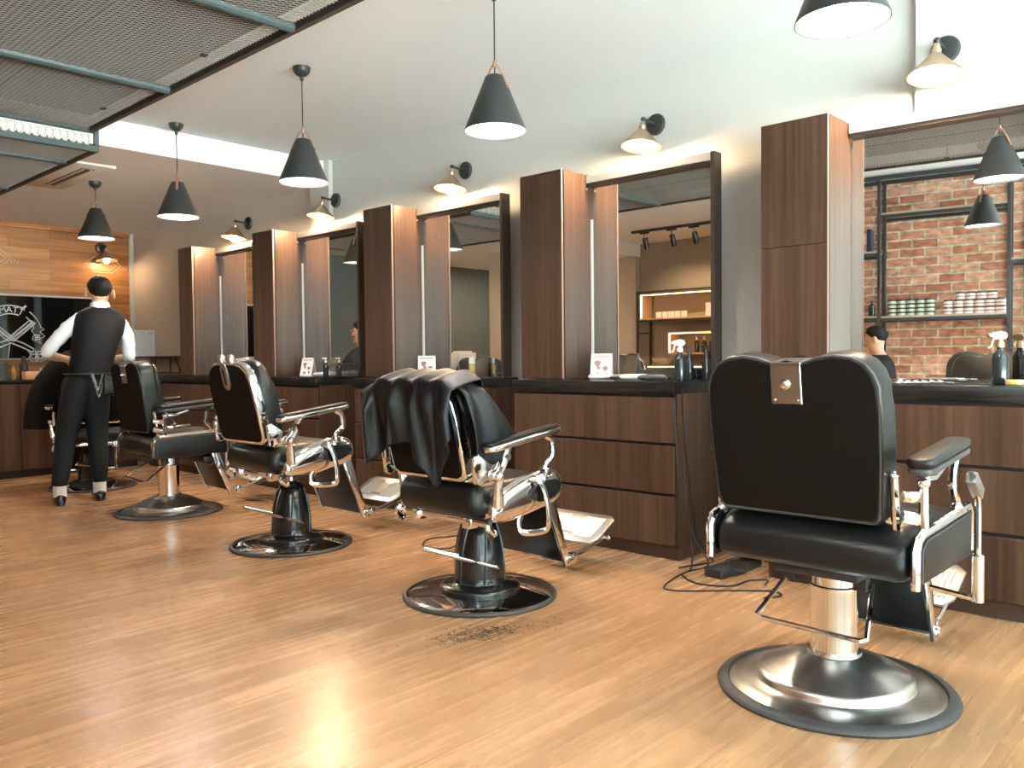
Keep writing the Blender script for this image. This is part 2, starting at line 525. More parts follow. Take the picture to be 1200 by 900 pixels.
# ---------------------------------------------------------------- mirrors
MZ0, MZ1 = 0.925, 2.152
ML = ['large wall mirror nearest the camera reflecting the red brick wall',
      'dark framed wall mirror reflecting the track lights and lit display shelf',
      'dark framed wall mirror behind the cape draped chair reflecting a pale column',
      'narrow view of a wall mirror reflecting a pendant, above the green wire basket',
      'farthest wall mirror, a thin strip reflecting the wooden boards']
for i in range(5):
    yb_ = YT[i]
    ye = yb_ - 0.868 if i < 4 else yb_ - 0.72
    # local frame: origin at the cupboard edge, local -y runs towards the camera
    rz = R(4.3) if i == 0 else 0.0
    t = thing('framed_mirror', ML[i], 'mirror', (XG, yb_, MZ0), rz, 'mirrors along the wall')
    L_ = ye - yb_
    dz = MZ1 - MZ0
    x_back = 0.095 if i else 0.012
    b = BM(); box(b, 0.0, 0.004, L_ + 0.022, -0.0015, 0, dz - 0.01); mesh_obj('mirror_glass', b, M['mirror'], t, 0)
    b = BM(); box(b, -0.05, min(0.03, x_back), L_, L_ + 0.024, 0, dz, 0.002); mesh_obj('side_frame', b, M['frame'], t, 0)
    b = BM(); box(b, -0.048, min(0.03, x_back), L_ + 0.024, -0.002, dz - 0.046, dz - 0.001, 0.002); mesh_obj('top_rail', b, M['palerail'], t, 0, 'pale grey top rail')
    b = BM(); box(b, -0.040, -0.0005, L_ + 0.024, -0.002, dz - 0.063, dz - 0.0465); mesh_obj('inner_frame', b, M['frame'], t, 0, 'dark inner frame strip')
    if i:
        b = BM(); box(b, -0.008, -0.0005, -0.013, -0.0015, 0, dz - 0.26); mesh_obj('edge_glint', b, M['white'], t, 0, 'white strip painting the glint on the mirror edge')  # white colour stands for the window's glint on the mirror bevel

# ---------------------------------------------------------------- drawer units and worktops
UL = ['walnut drawer unit below the nearest mirror, behind the front barber chair',
      'walnut three drawer unit with hanging cables at its near corner, right of the caped chair',
      'walnut drawer unit behind the caped barber chair',
      'walnut drawer unit behind the chrome barber chair with the headrest slot',
      'walnut drawer unit farthest along the mirror wall']
TLB = ['black worktop with spray bottle and scissors below the brick reflecting mirror',
       'black worktop carrying clippers, tray and spray bottle below the second mirror',
       'black worktop behind the draped cape, carrying two yellow bottles',
       'black worktop carrying a card, white towel and green wire basket',
       'black worktop at the far end of the mirror wall']
XC = 3.645
for i in range(5):
    yn = 2.248 + (i - 1) * 1.572 - (0.012 if i == 0 else 0) if i < 4 else 6.95
    ln = 1.105 if i < 4 else 1.50
    if i == 4:
        yn = 6.96
    t = thing('drawer_unit', UL[i], 'cabinet', (XC, yn, 0), 0, 'walnut drawer units under the mirrors')
    dx = XW - XC - 0.006
    b = BM(); box(b, 0.022, dx, 0, ln, 0.078, 0.856); mesh_obj('carcass', b, M['walnut'], t, 0)
    b = BM(); box(b, 0.045, dx, 0.004, ln - 0.004, 0.0, 0.0775); mesh_obj('plinth', b, M['toe'], t, 0, 'dark recessed plinth')
    for k, (z0, z1) in enumerate(((0.080, 0.331), (0.347, 0.592), (0.607, 0.841))):
        b = BM(); box(b, 0.0, 0.018, 0.006, ln - 0.003, z0, z1, 0.0015, 1); mesh_obj('drawer_front', b, M['walnut'], t, 0)
    b = BM(); box(b, 0.0185, 0.0215, 0.008, ln - 0.005, 0.0785, 0.855); mesh_obj('shadow_gap', b, M['recess'], t, 0, 'dark finger gaps between the drawers')
    b = BM(); box(b, XC - 0.012, XW - 0.004, yn - 0.004, yn + ln + 0.004, 0.857, 0.9205, 0.003); o = mesh_obj('worktop', b, M['top'], None, 30)
    tag(o, TLB[i], 'worktop', 'black worktops along the mirror wall')

# far counter across the room
t = thing('reception_counter', 'long walnut counter across the far end below the black mirror', 'counter', (2.35, 8.45, 0))
b = BM(); box(b, -0.9, 1.25, 0.03, 0.75, 0.07, 0.862); mesh_obj('carcass', b, M['walnut'], t, 0)
b = BM(); box(b, -0.9, 1.25, 0.07, 0.75, 0.0, 0.0695); mesh_obj('plinth', b, M['recess'], t, 0)
for k in range(4):
    x0 = -0.9 + k * 0.5375
    b = BM(); box(b, x0 + 0.002, x0 + 0.5355, 0.008, 0.029, 0.072, 0.86, 0.001); mesh_obj('front_panel', b, M['walnut'], t, 0)
b = BM(); box(b, -0.92, 1.27, 0.0, 0.76, 0.8625, 0.90, 0.003); mesh_obj('counter_top', b, M['top'], t)

# ---------------------------------------------------------------- black mirror with the shop's emblem on the far wall
t = thing('black_mirror', 'black glass panel with a white razor emblem on the far wooden wall', 'mirror', (2.60, YF - 0.03, 1.106))
b = BM(); box(b, -0.9, 1.20, 0.0, 0.028, 0, 0.665, 0.002); mesh_obj('glass', b, M['blackglass'], t, 0)
b = BM(); box(b, -0.91, 1.21, -0.008, 0.029, 0.6655, 0.685); box(b, -0.91, 1.21, -0.02, 0.029, -0.018, -0.0005); mesh_obj('ledge', b, M['palerail'], t, 0, 'thin grey rail')
# emblem, flat print on the glass
b = BM()
cx, cz, yy, SE = 0.285, 0.262, -0.002, 1.15
def ptube(pts, r=0.006, closed=False):
    tube(b, [(cx + p[0] * SE, yy, cz + p[1] * SE) for p in pts], r, 6, closed)
def arc(r0, a0, a1, n=20):
    return [(r0 * math.cos(R(a0 + (a1 - a0) * k / n)), r0 * math.sin(R(a0 + (a1 - a0) * k / n))) for k in range(n + 1)]
ptube(arc(0.262, 178, 62)); ptube(arc(0.185, 172, 68))
ptube(arc(0.262, 52, 14)); ptube(arc(0.205, 50, 16))
ptube([(0.255, 0.063), (0.285, 0.045), (0.245, 0.02), (0.29, -0.02), (0.24, -0.05), (0.25, -0.09)])
ptube([(0.197, 0.056), (0.175, 0.03), (0.20, 0.0), (0.18, -0.05), (0.25, -0.09)])
ptube([(0.10, 0.235), (0.135, 0.26)], 0.01)
for sgn in (1, -1):
    ptube([(sgn * -0.21, 0.10), (sgn * -0.165, 0.13), (sgn * 0.03, -0.05), (sgn * -0.02, -0.07), (sgn * -0.21, 0.10)], 0.008)
    ptube([(sgn * 0.02, -0.055), (sgn * 0.10, -0.085), (sgn * 0.19, -0.14), (sgn * 0.185, -0.175), (sgn * 0.09, -0.125), (sgn * 0.0, -0.085)], 0.008)
    ptube([(sgn * -0.19, 0.11), (sgn * 0.01, -0.06)], 0.013)
ptube([(-0.01, -0.10), (-0.03, -0.24)], 0.004)
for k in range(4):
    ptube(arc(0.035 + 0.012 * (k % 2), 0, 360, 14)[:-1] and [(0.19 + 0.05 * (k % 2) + (0.033 + 0.008 * (k // 2)) * math.cos(a * PI / 7), -0.195 - 0.03 * (k // 2) + 0.035 * math.sin(a * PI / 7)) for a in range(14)], 0.005, True)
ptube([(0.14, -0.16), (0.18, -0.20), (0.22, -0.17), (0.29, -0.15)], 0.006)
for z in (-0.01, -0.03, -0.05):
    ptube([(0.20, z), (0.245, z)], 0.009)
mesh_obj('emblem_print', b, M['silver'], t, 0, 'white crossed razors and ribbon emblem')
def text_obj(name, txt, size, mat, parent, matrix, extr=0.001, spacing=1.0):
    cu = bpy.data.curves.new(name, 'FONT')
    cu.body = txt
    cu.size = size
    cu.extrude = extr
    cu.align_x = 'CENTER'
    cu.space_character = spacing
    o = bpy.data.objects.new(name, cu)
    COL.objects.link(o)
    bpy.context.view_layer.update()
    dg = bpy.context.evaluated_depsgraph_get()
    me = bpy.data.meshes.new_from_object(o.evaluated_get(dg))
    bpy.data.objects.remove(o)
    me.transform(matrix)
    me.materials.clear()
    return me
bmT = BM()
for ch, a in zip('MATT', (106, 92, 79, 66)):
    r0 = 0.228
    px, pz = cx + r0 * math.cos(R(a)), cz + r0 * math.sin(R(a))
    MX = Matrix.Translation((px, -0.003, pz)) @ Matrix.Rotation(R(90 - a) * 1.0, 4, 'Y') @ Matrix.Rotation(PI / 2, 4, 'X')
    me = text_obj('letters', ch, 0.09, None, None, MX)
    bmT.from_mesh(me)
    bpy.data.meshes.remove(me)
mesh_obj('lettering', bmT, M['silver'], t, 0, 'white letters MATT')

# painted ornament lines on the boards
b = BM()
for sx in (0, 1):
    ox = 3.86 if sx == 0 else 2.72
    for k in range(2):
        w_, h_ = 0.20 - 0.05 * k, 0.085 - 0.03 * k
        tube(b, [(ox - w_, YF - 0.002, 2.17), (ox - w_ * 0.5, YF - 0.002, 2.17 + h_), (ox + w_ * 0.5, YF - 0.002, 2.17 + h_), (ox + w_, YF - 0.002, 2.17), (ox + w_ * 0.5, YF - 0.002, 2.17 - h_), (ox - w_ * 0.5, YF - 0.002, 2.17 - h_)], 0.0035, 4, True)
    for k in range(3):
        tube(b, [(ox + 0.19 + k * 0.03, YF - 0.002, 2.12), (ox + 0.215 + k * 0.03, YF - 0.002, 2.16)], 0.0035, 4)
o = mesh_obj('painted_ornament', b, M['ornament'], None, 0)
tag(o, 'pale painted diamond ornament on the wooden boards around the far lamp', 'ornament')

# ---------------------------------------------------------------- small black shelf beside the farthest cupboard
t = thing('wall_shelf', 'small black wall shelf on wire brackets beside the farthest cupboard', 'shelf', (4.0, 8.05, 1.095))
b = BM(); box(b, -0.08, 0.199, 0.0, 1.55, 0, 0.018, 0.002); mesh_obj('shelf_board', b, M['blackmetal'], t)
b = BM()
for y in (0.35, 0.95):
    tube(b, [(0.19, y, 0), (0.02, y, 0), (0.02, y + 0.02, -0.16), (0.19, y + 0.02, -0.16), (0.19, y, 0)], 0.007, 6)
    tube(b, [(0.02, y + 0.12, 0), (0.02, y + 0.02, -0.16)], 0.006, 6)
tube(b, [(0.02, 0.37, -0.16), (0.02, 0.97, -0.16)], 0.007, 6)
mesh_obj('wire_bracket', b, M['blackmetal'], t)
t = thing('card_sign', 'white blank card standing on the small black wall shelf', 'sign', (3.94, 9.35, 1.1135), R(-90))
b = BM(); box(b, 0.0, 0.235, -0.002, 0.002, 0.0, 0.30, 0.001); mesh_obj('card', b, M['paper'], t, 0)
b = BM(); prism(b, [(0.0025, 0.0), (0.09, 0.0), (0.0025, 0.2)], 0.11, 0.125, 'x'); mesh_obj('prop_leg', b, M['paper'], t, 0)
b = BM(); box(b, 0.17, 0.21, -0.0032, -0.0021, 0.255, 0.262); mesh_obj('printed_line', b, M['pink'], t, 0, 'small printed line')
t.rotation_euler = (0, 0, 0)
# ---------------------------------------------------------------- pendant lamps
def make_pendant(label, z_ceil, loc):
    t = thing('pendant_lamp', label, 'lamp', (loc[0], loc[1], 0), 0, 'charcoal pendant lamps hanging over the chairs')
    b = BM(); lathe(b, [(0.05, z_ceil), (0.05, z_ceil - 0.012), (0.044, z_ceil - 0.03), (0.03, z_ceil - 0.045), (0.012, z_ceil - 0.054), (0.010, z_ceil - 0.075), (0.0005, z_ceil - 0.075)], 24); mesh_obj('ceiling_cup', b, M['shade'], t)
    b = BM(); tube(b, [(0, 0, z_ceil - 0.07), (0, 0, 2.33)], 0.0035, 6); mesh_obj('cord', b, M['shade'], t)
    b = BM(); lathe(b, [(0.036, 2.332), (0.044, 2.326), (0.140, 2.090), (0.141, 2.082), (0.138, 2.082), (0.042, 2.318), (0.0005, 2.325)], 40, cap=False)
    lathe(b, [(0.0005, 2.336), (0.036, 2.332)], 40, cap=False); mesh_obj('lamp_shade', b, M['shade'], t)
    b = BM(); lathe(b, [(0.1375, 2.0835), (0.041, 2.314), (0.0005, 2.320)], 40, cap=False); mesh_obj('shade_lining', b, M['inner'], t, 60, 'white enamel lining')
    b = BM()
    for s in (1, -1):
        tube(b, [(0, 0, 2.385), (s * 0.018, 0, 2.375), (s * 0.045, 0, 2.325), (s * 0.068, 0, 2.275)], 0.008, 6, sx=0.35, up=(0, 0, 1))
        sphere(b, (s * 0.069, 0, 2.272), 0.006, 8, 6)
    lathe(b, [(0.007, 2.40), (0.010, 2.385), (0.007, 2.37)], 10); mesh_obj('strap', b, M['strap'], t, label='copper strap')
    b = BM(); lathe(b, [(0.018, 2.318), (0.018, 2.27)], 14); mesh_obj('lamp_socket', b, M['inner'], t)
    b = BM(); sphere(b, (0, 0, 2.165), 0.042, 20, 12, (1, 1, 1.15)); lathe(b, [(0.017, 2.27), (0.022, 2.20)], 14); mesh_obj('bulb', b, M['bulb_cool'], t, label='glowing bulb')
    return t

P0 = make_pendant('cropped pendant lamp nearest the camera, cut off by the top edge of the photo', ZC, (2.62, 1.01))
P0.rotation_euler = (0, 0, R(120))
for y, lab in ((2.635, 'pendant lamp second from the camera, hanging on a long cord above the caped chair'), (4.18, 'pendant lamp third from the camera, between the ceiling mesh and the mirrors')):
    dup(P0, (2.76, y, 0), R(100 if y < 3 else 130), lab)
dup(P0, (2.78, 5.80, 0), R(60), 'pendant lamp fourth from the camera, its cup just before the bright ceiling step')
P4 = make_pendant('farthest pendant lamp, hanging over the barber from the low ceiling', ZF, (2.77, 7.25))
P4.rotation_euler = (0, 0, R(150))
dup(P0, (0.602, 1.256, 0), R(15), 'pendant lamp by the brick wall, seen only in the nearest mirror')

# ---------------------------------------------------------------- wall lamps
SL = ['brass wall lamp nearest the camera, top right above the brick reflecting mirror',
      'brass wall lamp above the mirror that reflects the track lights, second from the camera',
      'brass wall lamp third from the camera, above the mirror behind the caped chair',
      'brass wall lamp fourth from the camera, beside the pilaster',
      'brass wall lamp farthest along the mirror wall']
def make_sconce(label, x, y, z):
    t = thing('wall_lamp', label, 'lamp', (x, y, z), 0, 'brass wall lamps over the mirrors')
    MX = Matrix.Rotation(-PI / 2, 4, 'Y')
    b = BM(); lathe(b, [(0.062, 0.0), (0.062, 0.010), (0.056, 0.020), (0.03, 0.026), (0.0005, 0.028)], 28, mat=MX); mesh_obj('wall_plate', b, M['blackmetal'], t)
    b = BM()
    tube(b, catmull([(-0.02, 0, 0), (-0.09, 0, 0.002), (-0.125, 0, 0.004), (-0.14, 0, -0.012)], 5), 0.0085, 8)
    sphere(b, (-0.138, 0, 0.004), 0.015, 12, 8); mesh_obj('arm', b, M['blackmetal'], t)
    T = Matrix.Translation((-0.14, 0, -0.01)) @ Matrix.Rotation(R(8), 4, 'Y')
    b = BM(); lathe(b, [(0.012, 0.0), (0.016, -0.008), (0.016, -0.022), (0.021, -0.026), (0.021, -0.05), (0.017, -0.056), (0.0005, -0.056)], 20, mat=T); mesh_obj('lamp_socket', b, M['brass'], t)
    b = BM(); lathe(b, [(0.022, -0.046), (0.030, -0.056), (0.070, -0.098), (0.113, -0.142), (0.115, -0.148), (0.112, -0.149), (0.068, -0.103), (0.028, -0.062), (0.020, -0.054)], 36, mat=T, cap=False); mesh_obj('lamp_shade', b, M['brass'], t)
    b = BM(); sphere(b, T @ Vector((0, 0, -0.142)), 0.034, 18, 12, (1, 1, 1.2)); lathe(b, [(0.016, -0.0565), (0.020, -0.115)], 14, mat=T); mesh_obj('bulb', b, M['bulb_warm'], t, label='glowing bulb')
    return t
S0 = make_sconce(SL[0], XW - 0.04, 1.132, 2.430)
for i, (y, z) in enumerate(((2.704, 2.41), (4.305, 2.40), (5.88, 2.40), (7.305, 2.375))):
    dup(S0, (XW - (0.0 if i != 2 else 0.0), y, z), 0, SL[i + 1])
SF = dup(S0, (3.84, YF, 2.36), R(-90), 'brass wall lamp on the far wooden boards above the barber', 'brass wall lamps over the mirrors')
SF.rotation_euler = (0, 0, R(90))
for ch in SF.children:
    if ch.name.startswith('bulb'):
        ch.data = ch.data.copy(); ch.data.materials[0] = M['bulb_soft']
# downlights added out of view to brighten the far ceiling
for k, (x, y, lab) in enumerate(((1.0, 8.6, 'added unseen fill downlight over the reception side'), (-1.3, 8.9, 'added unseen fill downlight beside the display wall'))):
    t = thing('fill_downlight', lab, 'lamp', (x, y, ZF), 0, 'added unseen downlights')
    b = BM(); lathe(b, [(0.075, 0.0), (0.075, -0.008), (0.055, -0.008), (0.055, -0.002)], 24, cap=False); mesh_obj('trim_ring', b, M['white'], t)
    b = BM(); lathe(b, [(0.0005, -0.003), (0.0545, -0.003)], 24, cap=False); mesh_obj('diffuser', b, M['down'], t)

# ---------------------------------------------------------------- expanded metal canopies
def strands(name, mat, parent, x0, x1, y0, y1, z, sw=0.027, lw=0.054, w=0.0105, th=0.0015, tilt=32, label=None):
    """zigzag strands of an expanded metal sheet, long way of the diamonds along x"""
    nrow = int((y1 - y0) / (sw / 2))
    nx = int((x1 - x0) / (lw / 2))
    ct, st = math.cos(R(tilt)) * w / 2, math.sin(R(tilt)) * w / 2
    tt, tc_ = th * math.sin(R(tilt)), th * math.cos(R(tilt))
    V, Fc = [], []
    for i in range(nrow):
        yc = y0 + (i + 0.5) * sw / 2
        for j in range(nx + 1):
            up = ((j + i) % 2) * 2 - 1
            y = yc + up * sw / 4
            x = x0 + j * lw / 2
            k = len(V)
            V += [(x, y - ct, z - st), (x, y + ct, z + st), (x, y + ct - tt, z + st + tc_), (x, y - ct - tt, z - st + tc_)]
            if j:
                for q in range(4):
                    r_ = (q + 1) % 4
                    Fc.append((k - 4 + q, k - 4 + r_, k + r_, k + q))
    me = bpy.data.meshes.new(name)
    me.from_pydata(V, [], Fc)
    me.materials.append(mat)
    o = link(bpy.data.objects.new(name, me))
    o.parent = parent
    if label:
        o['label'] = label
    return o
CX0, CX1, CZ = 0.72, 2.262, 2.63
t = thing('mesh_canopy', 'large expanded metal mesh canopy hung below the near ceiling, top left', 'canopy', (0, 0, 0))
strands('mesh_sheet', M['mesh'], t, CX0 + 0.02, CX1 - 0.015, -0.9, 5.96, CZ + 0.006, label='brown grey expanded metal sheet')
for x in (CX0, CX1):
    b = BM(); box(b, x - 0.017, x + 0.017, -0.95, 5.955, CZ - 0.012, CZ + 0.028, 0.003, 1); mesh_obj('edge_beam', b, M['darkbeam'], t, label='dark brown edge beam')
for y in (-0.45, 0.85, 2.16, 3.47, 4.77):
    b = BM(); tube(b, [(CX0 + 0.017, y, CZ + 0.002), (CX1 - 0.017, y, CZ + 0.002)], 0.026, 10); mesh_obj('cross_bar', b, M['teal'], t, label='blue grey cross bar')
for y in (1.5, 2.8, 4.1, 5.4):
    for x in (CX0 + 0.05, CX1 - 0.14):
        b = BM(); tube(b, [(x, y, ZC - 0.0045), (x, y, CZ + 0.02)], 0.006, 8); box(b, x - 0.015, x + 0.015, y - 0.02, y + 0.02, CZ - 0.004, CZ + 0.024, 0.003, 1); mesh_obj('hanger', b, M['darkbeam'], t)
b = BM(); tube(b, [(1.55, -0.9, CZ + 0.012), (1.55, 6.0, CZ + 0.012)], 0.008, 6); mesh_obj('seam_rod', b, M['darkbeam'], t)
# end frame at the ceiling step
fr = BM()
box(fr, CX0, CX1 + 0.02, 5.956, 5.996, CZ - 0.012, CZ + 0.022, 0.003, 1)
ef = mesh_obj('end_frame', fr, M['teal'], t, label='blue grey end frame')
t2 = thing('mesh_canopy_low', 'lower expanded metal mesh canopy under the far ceiling, left edge of the photo', 'canopy', (0, 0, 0))
t2.name = 'low_mesh_canopy'
LZ = 2.505
strands('mesh_sheet', M['mesh'], t2, CX0 + 0.02, CX1 + 0.02, 6.01, 9.2, LZ + 0.006, label='brown grey expanded metal sheet')
for x in (CX0, CX1 + 0.035):
    b = BM(); box(b, x - 0.015, x + 0.015, 6.0, 9.25, LZ - 0.012, LZ + 0.02, 0.003, 1); mesh_obj('edge_beam', b, M['darkbeam'], t2, label='dark brown edge beam')
for y in (6.50, 7.8, 9.1):
    b = BM(); tube(b, [(CX0 + 0.015, y, LZ + 0.004), (CX1 + 0.02, y, LZ + 0.004)], 0.018, 10); mesh_obj('cross_bar', b, M['teal'], t2, label='blue grey cross bar')
b = BM()
box(b, CX0, CX1 + 0.05, 5.965, 5.995, LZ - 0.014, LZ + 0.026, 0.003, 1)
box(b, CX1 + 0.022, CX1 + 0.05, 5.965, 5.995, LZ + 0.026, CZ + 0.02)
mesh_obj('step_frame', b, M['teal'], t2, label='blue grey step frame')
b = BM()
x = CX0 + 0.03
while x < CX1 - 0.02:
    tube(b, [(x + 0.021 * math.cos(a * PI / 6), 5.98, (CZ + LZ) / 2 + 0.006 + 0.036 * math.sin(a * PI / 6)) for a in range(12)], 0.0055, 6, True)
    x += 0.045
mesh_obj('lattice_strip', b, M['vent'], t2, label='pale oval lattice strip')

# ceiling vent
t = thing('ceiling_vent', 'white slotted ceiling vent beside the lower mesh canopy', 'vent', (2.52, 7.12, ZF))
b = BM(); box(b, -0.15, 0.15, -0.55, 0.55, -0.018, 0.0, 0.004); mesh_obj('vent_frame', b, M['vent'], t)
b = BM(); box(b, -0.045, 0.045, -0.40, 0.40, -0.022, -0.0185); mesh_obj('slot', b, M['ventwood'], t)
for s in (-1, 1):
    b = BM(); box(b, s * 0.03 - 0.006, s * 0.03 + 0.006, -0.38, 0.38, -0.028, -0.0225); mesh_obj('vane', b, M['vent'], t)

# ---------------------------------------------------------------- things seen in the mirrors: track lights
t = thing('track_light_rail', 'black ceiling track in front of the lit display shelf, seen in the second mirror', 'light rail', (-1.21, 5.2, ZC))
b = BM(); box(b, -0.018, 0.018, 0, 1.25, -0.035, 0, 0.003); mesh_obj('track', b, M['blackmetal'], t)
for k, (y, lab) in enumerate(((5.50, 'spotlight nearest the room corner on the black track'), (5.83, 'middle spotlight on the black track'), (6.25, 'spotlight at the far end of the black track'))):
    s = thing('track_spotlight', lab, 'spotlight', (-1.21, y, ZC - 0.0355), 0, 'spotlights on the black track')
    b = BM(); box(b, -0.016, 0.016, -0.07, 0.07, -0.022, 0, 0.003); mesh_obj('adapter', b, M['blackmetal'], s)
    T = Matrix.Translation((-0.01, 0, -0.075)) @ Matrix.Rotation(R(22), 4, 'Y')
    b = BM(); tube(b, [(0, 0, -0.02), (-0.005, 0, -0.085)], 0.008, 8); mesh_obj('stem', b, M['blackmetal'], s)
    b = BM(); lathe(b, [(0.034, 0.0), (0.036, -0.01), (0.036, -0.145), (0.032, -0.15), (0.0005, -0.13)], 20, mat=T); mesh_obj('lamp_head', b, M['blackmetal'], s)

# ---------------------------------------------------------------- display shelf (lit, pale oak)
t = thing('display_shelf', 'lit pale oak display shelf in a black frame, seen in the second mirror', 'shelf', (XD, 4.9, 0))
y1 = 2.03
D = 0.36
b = BM()
for y in (0.0, y1 - 0.03):
    for x in (0.005, D - 0.02):
        box(b, x, x + 0.025, y, y + 0.03, 0, 2.0)
for z in (1.985, 1.57):
    box(b, D - 0.019, D + 0.006, 0.0, y1, z - 0.014, z + 0.014)
box(b, D - 0.019, D + 0.006, y1 - 0.20, y1 - 0.0, 1.38, 1.40)
mesh_obj('black_frame', b, M['blackmetal'], t, 0)
def tray(nm, ya, yb, za, zb):
    b = BM()
    box(b, 0.032, D - 0.022, ya, yb, zb - 0.02, zb); box(b, 0.032, D - 0.022, ya, yb, za, za + 0.02)
    box(b, 0.032, D - 0.022, ya, ya + 0.02, za + 0.0205, zb - 0.0205); box(b, 0.032, D - 0.022, yb - 0.02, yb, za + 0.0205, zb - 0.0205)
    o = mesh_obj(nm, b, M['litwood'], t, 0)
    s_ = BM(); box(s_, D - 0.05, D - 0.03, ya + 0.025, yb - 0.025, zb - 0.028, zb - 0.021)
    box(s_, D - 0.05, D - 0.03, yb - 0.028, yb - 0.021, za + 0.03, zb - 0.03)
    mesh_obj('light_strip', s_, M['strip_warm'], o, 0, 'warm light strip')
    return o
tray('upper_box', 0.032, y1 - 0.032, 1.586, 1.968)
tray('middle_box', 0.032, 1.52, 1.08, 1.40)
tray('lower_box', 0.032, y1 - 0.032, 0.58, 0.925)
for k in range(5):
    y = 4.9 + 1.33 + k * 0.105
    j = thing('white_jar', 'white jar, one of five in a row on the lit display shelf', 'jar', (XD + 0.2, y, 1.607), 0, 'white jars in a row on the lit display shelf')
    if k == 0:
        b = BM(); lathe(b, [(0.038, 0), (0.042, 0.006), (0.042, 0.06), (0.038, 0.066)], 18); mesh_obj('jar_body', b, M['jarwhite'], j)
        b = BM(); lathe(b, [(0.044, 0.0665), (0.044, 0.088), (0.040, 0.092), (0.0005, 0.092)], 18); mesh_obj('lid', b, M['white'], j)
        j0 = j
    else:
        for ch in j0.children:
            c = ch.copy(); COL.objects.link(c); c.parent = j
for k in range(3):
    for l in range(2 if k < 3 else 1):
        j = dup(j0, (XD + 0.2, 4.9 + 0.74 + k * 0.10, 1.607 + l * 0.0935), 0, 'white jar in the stacked pair rows on the lit display shelf', 'stacked white jars on the lit display shelf')
b = BM(); lathe(b, [(0.05, 0), (0.06, 0.004), (0.13, 0.05), (0.165, 0.10), (0.158, 0.10), (0.12, 0.055), (0.05, 0.012), (0.0005, 0.01)], 28, (0, 0, 0), cap=False)
o = mesh_obj('white_bowl', b, M['white']); o.location = (XD + 0.2, 6.58, 0.926); tag(o, 'white bowl on the lower tier of the lit display shelf', 'bowl')
for k in range(5):
    j = thing('pump_bottle', 'dark pump bottle in the row on the middle tier of the display shelf', 'bottle', (XD + 0.2, 5.55 + k * 0.12, 1.101), 0, 'dark bottles on the display shelf')
    b = BM(); lathe(b, [(0.03, 0), (0.035, 0.005), (0.035, 0.14), (0.014, 0.165), (0.014, 0.18)], 14); mesh_obj('bottle_body', b, M['bottle'], j)
    b = BM(); lathe(b, [(0.016, 0.1805), (0.016, 0.20), (0.005, 0.202), (0.005, 0.225), (0.0005, 0.225)], 10); tube(b, [(0, 0, 0.222), (0.03, 0, 0.222)], 0.005, 6); mesh_obj('pump', b, M['white'], j)

# ---------------------------------------------------------------- black metal shelving on the brick wall
SX0, SX1 = XL + 0.004, -0.15
t = thing('shelving_unit', 'black metal wall shelving in front of the red bricks, seen in the nearest mirror', 'shelf', (0, 0, 0))
for y in (0.98, 1.115, 2.18, 2.92):
    for x in (SX0, SX1 - 0.03):
        b = BM(); box(b, x, x + 0.03, y - 0.015, y + 0.015, 0, 2.70, 0.002, 1); mesh_obj('post', b, M['blackmetal'], t)
b = BM()
for x in (SX0, SX1 - 0.03):
    box(b, x, x + 0.03, 0.965, 2.935, 2.7005, 2.735)
mesh_obj('top_rail', b, M['blackmetal'], t, 0)
def shelf(ya, yb, z):
    b = BM(); box(b, SX0 + 0.031, SX1 + 0.005, ya, yb, z - 0.018, z); o = mesh_obj('shelf_board', b, M['shelfwood'], t, 0, 'grey oak shelf board')
    b = BM(); box(b, SX1 - 0.029, SX1 + 0.004, ya, yb, z - 0.048, z - 0.0185); box(b, SX0 + 0.002, SX0 + 0.03, ya, yb, z - 0.048, z - 0.0185); mesh_obj('rail', b, M['blackmetal'], o, 0)
shelf(1.132, 2.163, 2.385); shelf(1.132, 2.163, 1.410); shelf(2.197, 2.90, 2.03); shelf(2.197, 2.90, 1.415); shelf(0.997, 1.098, 1.885)
# tins, five columns of four
G0 = None
for c in range(5):
    for r_ in range(4):
        lab = 'green banded black tin stacked in the left block on the brick wall shelf'
        loc = (-0.24, 2.075 - c * 0.081, 1.411 + r_ * 0.0385)
        if G0 is None:
            G0 = thing('pomade_tin', lab, 'tin', loc, 0, 'green banded tins on the brick wall shelf')
            b = BM(); lathe(b, [(0.037, 0), (0.0385, 0.002), (0.0385, 0.023), (0.037, 0.0235)], 22); mesh_obj('tin_body', b, M['green'], G0)
            b = BM(); lathe(b, [(0.0395, 0.0238), (0.0395, 0.036), (0.038, 0.038), (0.0005, 0.038)], 22); mesh_obj('lid', b, M['blackmetal'], G0)
        else:
            dup(G0, loc, 0, lab)
W0 = None
for r_, (n, ys) in enumerate(((6, 1.60), (6, 1.60), (4, 1.50))):
    for c in range(n):
        lab = ('rose labelled white jar, bottom row of the stack on the brick wall shelf', 'rose labelled white jar, middle row of the stack on the brick wall shelf', 'rose labelled white jar, top row of the stack on the brick wall shelf')[r_]
        loc = (-0.24, ys - c * 0.084, 1.411 + r_ * 0.0665)
        if W0 is None:
            W0 = thing('cream_jar', lab, 'jar', loc, 0, 'white jars on the brick wall shelf')
            b = BM(); lathe(b, [(0.037, 0), (0.0395, 0.003), (0.0395, 0.048), (0.036, 0.05)], 22); o = mesh_obj('jar_body', b, M['jarwhite'], W0)
            b = BM(); lathe(b, [(0.0398, 0.018), (0.0399, 0.019), (0.0399, 0.030), (0.0398, 0.031)], 22, cap=False); mesh_obj('label_band', b, M['rose'], o, 60, 'rose label')
            b = BM(); lathe(b, [(0.040, 0.0505), (0.040, 0.063), (0.038, 0.066), (0.0005, 0.066)], 22); mesh_obj('lid', b, M['rubber'], W0)
        else:
            dup(W0, loc, 0, lab)
